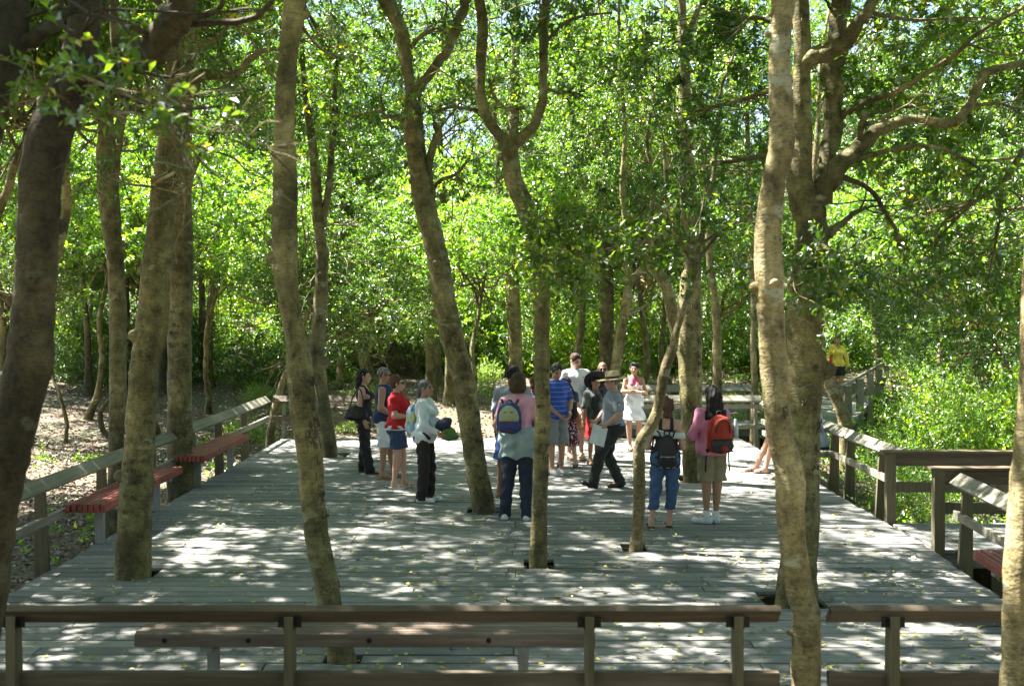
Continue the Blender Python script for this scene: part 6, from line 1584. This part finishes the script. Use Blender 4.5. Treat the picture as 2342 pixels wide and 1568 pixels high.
q.hair(BLACKH, ['cap'], cut=(.04, .06, -.06)); q.hat("hat", .12, .092, .24, BLK, tilt=-30, z0=.055, curl=.03)
# 12 ranger
q = Person("park ranger in grey shirt and flat-brimmed straw hat, stepping left with papers", 1402, 1117, 856, 190, 'fair', False, 1.16,
           dict(hipl=(.088, .0, .90), kneel=(.10, .22, .53), ankl=(.10, .33, .125), kneer=(-.10, .06, .49), ankr=(-.10, -.13, .095), ell=(.27, -.03, 1.13), wrl=(.25, .17, .98), elr=(-.25, .05, 1.14), wrr=(-.20, .2, 1.0), tol=(0, .30), tor=(0, -.08)), headrot=(-8, -2, 0))
q.body(('grip', 'relax')); RG = cloth((.27, .31, .36)); q.shirt(RG, sleeve=.72, hem=.955, infl=.024, ra=.062, rb=.072); q.trousers(CHAR, wide=.022, infl=.020); q.shoes(LEATH); q.hair(SALTH, ['cap'], cut=(.02, .05, -.07), fold=.003)
STRAW = flat("straw", (.60, .47, .27), .7); BRIM = flat("pale_straw", (.66, .60, .48), .7)
q.hat("ranger_hat", .125, .098, .215, STRAW, band=LEATH, tilt=4, z0=.048, pinch=True)
for nm, off, sz, m_ in (("arrowhead_patch", 0, 1.0, flat("patch_brown", (.20, .07, .03), .7)), ("arrowhead_emblem", .006, .62, flat("patch_green", (.60, .62, .58), .7))):
    c = q.J['shl'] + (q.J['ell'] - q.J['shl']) * .38 + np.array((.079 + off, 0, 0)) * q.k
    pts = np.array([(0, .038), (.030, .020), (.026, -.015), (0, -.05), (-.026, -.015), (-.030, .020)]) * sz
    V = [(c[0] + e, c[1] + a, c[2] + b) for e in (0, .004) for a, b in pts]; mb = MB(); mb.add(V, [(i, (i + 1) % 6, 6 + (i + 1) % 6, 6 + i) for i in range(6)], F3=[(6, 6 + i, 7 + i) for i in range(1, 5)] + [(0, i + 1, i) for i in range(1, 5)]); mb.build(nm, m_, q.root)
k = q.k
q.garment("belt", ['hips'], LEATH, .028, lambda X, Y, Z: np.abs(Z - .975 * k) - .02 * k, fold=0)
w = q.world((.26, .30, .86)); t = thing("paper", tuple(w), "white sheets held in the ranger's lowered hand", "paper", rz=.25)
mb = MB(); mb.hexa([(-.13, 0, -.13), (.09, 0, -.20), (.09, .004, -.20), (-.13, .004, -.13)], [(-.06, 0, .14), (.15, 0, .06), (.15, .004, .06), (-.06, .004, .14)]); mb.build("sheet", cloth((.74, .76, .80)), t)
# 13 white dress
q = Person("young woman in white strapless dress with pink halter straps, arms folded", 1450, 1030, 829, -88, 'tan', True, .98,
           dict(ell=(.22, .05, 1.14), wrl=(-.06, .20, 1.17), elr=(-.22, .05, 1.14), wrr=(.06, .22, 1.15), ankl=(.06, .05, .085), ankr=(-.08, 0, .085)), headrot=(-10, -2, 0))
q.body(wr=((-1, .1, .1), (1, .1, .1))); k = q.k
q.garment("dress", ['torso', 'hips'], cloth((.76, .79, .83)), .014, lambda X, Y, Z: np.maximum(Z - 1.27 * k, .60 * k - Z), fold=.006, extra=[('cone', q.J['waist'], q.J['pelvis'] + np.array((0, 0, -.38 * k)), .12 * k, .23 * k, .75)])
q.garment("halter_top", ['torso'], cloth((.55, .05, .12)), .010, lambda X, Y, Z: np.maximum(np.maximum(Z - 1.43 * k, 1.25 * k - Z), np.abs(np.abs(X) - (1.47 * k - Z) * .38) - .022 - np.clip(1.33 * k - Z, 0, 1) * .3), fold=0)
q.shoes(LEATH, 'flip'); q.hair(BLACKH, ['cap', ((0, -.11, .02), (.035, .03, .035))], cut=(.05, .066, -.05), fold=.002); q.glasses(.095, flat("blue_lens", (.03, .06, .12), .1))
# 14 black tank with pack
q = Person("woman in black tank top and blue capri jeans with dark curly ponytail, from behind", 1522, 1205, 910, 88, 'fair', True, 1.04,
           dict(elr=(-.22, -.01, 1.06), wrr=(-.16, .18, 1.02), ell=(.24, -.01, 1.06), wrl=(.17, .18, 1.02), kneel=(.13, .0, .49), ankl=(.19, -.03, .085), kneer=(-.09, .0, .49), ankr=(-.05, .03, .085)), headrot=(12, -6, 0))
q.body(); q.shirt(BLK, tank=.10, hem=.92, infl=.012, name="tank_top", neck=1.45); q.trousers(JEANS, .24, wide=.012, infl=.018, name="capri_jeans"); q.shoes(LEATH, 'flip')
q.hair(REDBR, ['cap', ((0, -.05, .03), (.095, .09, .09)), ((0, -.10, -.03), (.06, .055, .08)), ((0, -.085, -.11), (.065, .05, .05))], cut=(.05, .05, -.17), fold=.013)
k = q.k; q.garment("arm_wrap", ['torso', 'ual', 'uar'], cloth((.62, .66, .66)), .022, lambda X, Y, Z: np.abs(Z - 1.235 * k - .02 * np.sin(X * 9)) - .040 * k, fold=.003, extra=[('cone', q.J['shl'] + (q.J['ell'] - q.J['shl']) * .55 + np.array((0, .03, 0)), q.J['shr'] + (q.J['elr'] - q.J['shr']) * .55 + np.array((0, .02, 0)), .052, .052)])
l, rz = wear(q, 1.02, .16, .0)
backpack("slim black backpack with grey cords on the woman in capri jeans", l, rz, BLK, cloth((.03, .03, .034)), cloth((.3, .3, .3)), w=.21, h=.42, d=.11, lower=BLK, straps=True, strapw=.02)
# 15 pink jumper, red pack
q = Person("woman with long dark hair in pink long-sleeved top and khaki shorts", 1628, 1196, 883, 98, 'tan', True, 1.06,
           dict(elr=(-.23, .02, 1.10), wrr=(-.14, .20, 1.20), ell=(.25, -.02, 1.10), wrl=(.16, .17, 1.22), kneel=(.07, .0, .49), ankl=(.07, .0, .085), ankr=(-.06, .03, .085), kneer=(-.07, 0, .49), tol=(.9, 0), tor=(-.2, 0)), headrot=(10, -2, 0))
q.body(); q.shirt(cloth((.68, .25, .42)), long=True, hem=.86, infl=.024, ra=.058, rb=.056); q.trousers(cloth((.27, .23, .14)), .53, wide=.02, name="shorts", waist=.98); q.shoes(flat("white_trainer", (.62, .66, .70), .5))
q.garment("sock", [], WHT, 0, None, fold=.001, extra=[('cone', q.J['ankl'] + np.array((0, 0, .05)), q.J['ankl'], .042, .042), ('cone', q.J['ankr'] + np.array((0, 0, .05)), q.J['ankr'], .042, .042)])
q.hair(BLACKH, ['cap', ((0, -.07, -.02), (.10, .07, .10)), ((0, -.085, -.13), (.115, .06, .11)), ((.03, -.10, -.24), (.12, .05, .09))], cut=(.05, .055, -.32), fold=.008)
l, rz = wear(q, 1.13, .14, -.03)
backpack("large red and black backpack on the woman with long dark hair", l, rz, cloth((.30, .028, .014)), cloth((.36, .04, .018)), BLK, w=.31, h=.47, d=.17, lower=cloth((.045, .04, .045)), strapw=.05)
# 16 seated
q = Person("person in grey shirt and green shorts seated on the grey bench behind trunks", 1890, 1112, 925, 180, 'fair', True, 1.06, Z=17.85, H=1.66,
           pose=dict(pelvis=(0, 0, .555), waist=(0, .02, .69), chest=(0, .06, .86), neck=(0, .09, 1.03), head=(0, .13, 1.18), shl=(.17, .08, .98), shr=(-.17, .08, .98), ell=(.20, .22, .74), elr=(-.20, .22, .74), wrl=(.12, .42, .62), wrr=(-.12, .42, .62),
                hipl=(.09, .04, .52), hipr=(-.09, .04, .52), kneel=(.11, .46, .50), kneer=(-.10, .46, .50), ankl=(.10, .57, .085), ankr=(-.06, .50, .085)))
q.sit = True; q.root.location[0] = 4.62; q.root.location[2] = 0
q.body(); q.shirt(cloth((.36, .41, .50)), sleeve=.7, hem=.50, infl=.024); kk = q.k
q.garment("shorts", ['hips'], cloth((.02, .06, .04)), .02, lambda X, Y, Z: Z - .62 * kk, extra=[q.limb('l', 'th', .8, .10, .085), q.limb('r', 'th', .8, .10, .085)], k=.02); q.shoes(LEATH, 'flip'); q.hair(BROWNH, ['cap', ((0, -.05, -.04), (.085, .07, .09))], cut=(.04, .05, -.1))
q = Person("person seated on the grey bench with legs stretched out, mostly hidden by the pale trunk", 1850, 1112, 925, 180, 'fair', False, 1.0, Z=18.45, H=1.70,
           pose=dict(pelvis=(0, 0, .555), waist=(0, .01, .69), chest=(0, .02, .86), neck=(0, .03, 1.03), head=(0, .05, 1.18), shl=(.17, .02, .98), shr=(-.17, .02, .98), ell=(.20, .12, .74), elr=(-.20, .12, .74), wrl=(.12, .34, .62), wrr=(-.12, .34, .62),
                hipl=(.09, .04, .52), hipr=(-.09, .04, .52), kneel=(.11, .48, .52), kneer=(-.10, .50, .52), ankl=(.10, .60, .085), ankr=(-.10, .70, .085)))
q.sit = True; q.root.location[0] = 4.54; q.root.location[2] = 0
q.body(); q.shirt(cloth((.20, .24, .30)), sleeve=.7, hem=.50, infl=.024); kk2 = q.k
q.garment("shorts", ['hips'], cloth((.10, .09, .07)), .02, lambda X, Y, Z: Z - .62 * kk2, extra=[q.limb('l', 'th', .7, .10, .085), q.limb('r', 'th', .7, .10, .085)], k=.02); q.shoes(LEATH, 'flip'); q.hair(BLACKH, ['cap'], cut=(.04, .05, -.07))
# 17 woman in yellow
q = Person("woman in yellow long-sleeved top and black shorts walking up the path with a red bottle", 1915, 905, 768, -92, 'tan', True, 1.08, Z=32.5, lvl=.01,
           pose=dict(elr=(-.25, .0, 1.12), wrr=(-.22, .16, 1.02), ell=(.25, -.02, 1.12), wrl=(.27, .03, .88), kneel=(.09, .08, .50), ankl=(.08, .08, .085), kneer=(-.08, .0, .49), ankr=(-.09, -.12, .11)), headrot=(0, -8, 0))
q.body(('relax', 'grip')); q.shirt(cloth((.75, .56, .10)), long=True, hem=.90, infl=.022, vneck=.12); q.trousers(BLK, .66, wide=.01, name="shorts"); q.shoes(LEATH); q.hair(SALTH, ['cap'], cut=(.04, .055, -.07))
w = q.world((-.23, .24, 1.06)); t = thing("water_bottle", tuple(w), "red water bottle in the hand of the woman in yellow", "bottle")
mb = MB(); mb.tube([(0, 0, -.11), (0, 0, -.10), (0, 0, .09), (0, 0, .12)], [.03, .036, .036, .018], 14); mb.build("flask", flat("red_plastic", (.62, .02, .015), .35), t, smooth=True); mb = MB(); mb.tube([(0, 0, .12), (0, 0, .15)], [.02, .02], 12); mb.build("cap", BLK, t, smooth=True)
l, rz = wear(q, 1.18, .13); backpack("dark backpack with straps over the shoulders of the woman in yellow", l, rz, BLK, BLK, BLK, w=.28, h=.38, d=.12)

rp = [o for o in C.objects if o.get('label', '').startswith('large red and black backpack')][0]
mb = MB(); a_ = [(.085 * math.cos(t) , .205 + .02 * math.sin(t), .06 + .12 * math.sin(t)) for t in np.linspace(-.3, math.pi + .3, 14)]; mb.tube(a_, [.008] * 14, 6); mb.build("zip_loop", BLK, rp, smooth=True)
mb = MB(); mb.tube([(0, .262, -.155), (0, .272, -.155)], [.045, .043], 16); mb.build("emblem", MAROON, rp, smooth=True)
for s_ in (-1, 1): mb = MB(); mb.tube(catmull(np.array([(s_ * .13, .02, -.20), (s_ * .14, -.01, -.32), (s_ * .15, .0, -.45)]), 3), [.009] * 7, 5); mb.build("hanging_strap", BLK, rp, smooth=True)
t = thing("water_bottle", tuple(np.array(rp.location) + np.array((.20, -.06, .06))), "clear water bottle in the side pocket of the red backpack", "bottle")
mb = MB(); mb.tube([(0, 0, -.10), (0, 0, .06), (0, 0, .09), (0, 0, .12)], [.034, .034, .018, .016], 12); mb.build("flask", cloth((.55, .62, .64)), t, smooth=True)
sp_ = [o for o in C.objects if o.get('label', '').startswith('small blue and sage')][0]
for s_ in (-1, 1): mb = MB(); mb.tube([(s_ * .02 , .152, .075), (s_ * .05, .146, .07), (s_ * .065, .138, .085)], [.006, .007, .004], 5); mb.build("emblem", NAVY, sp_, smooth=True)
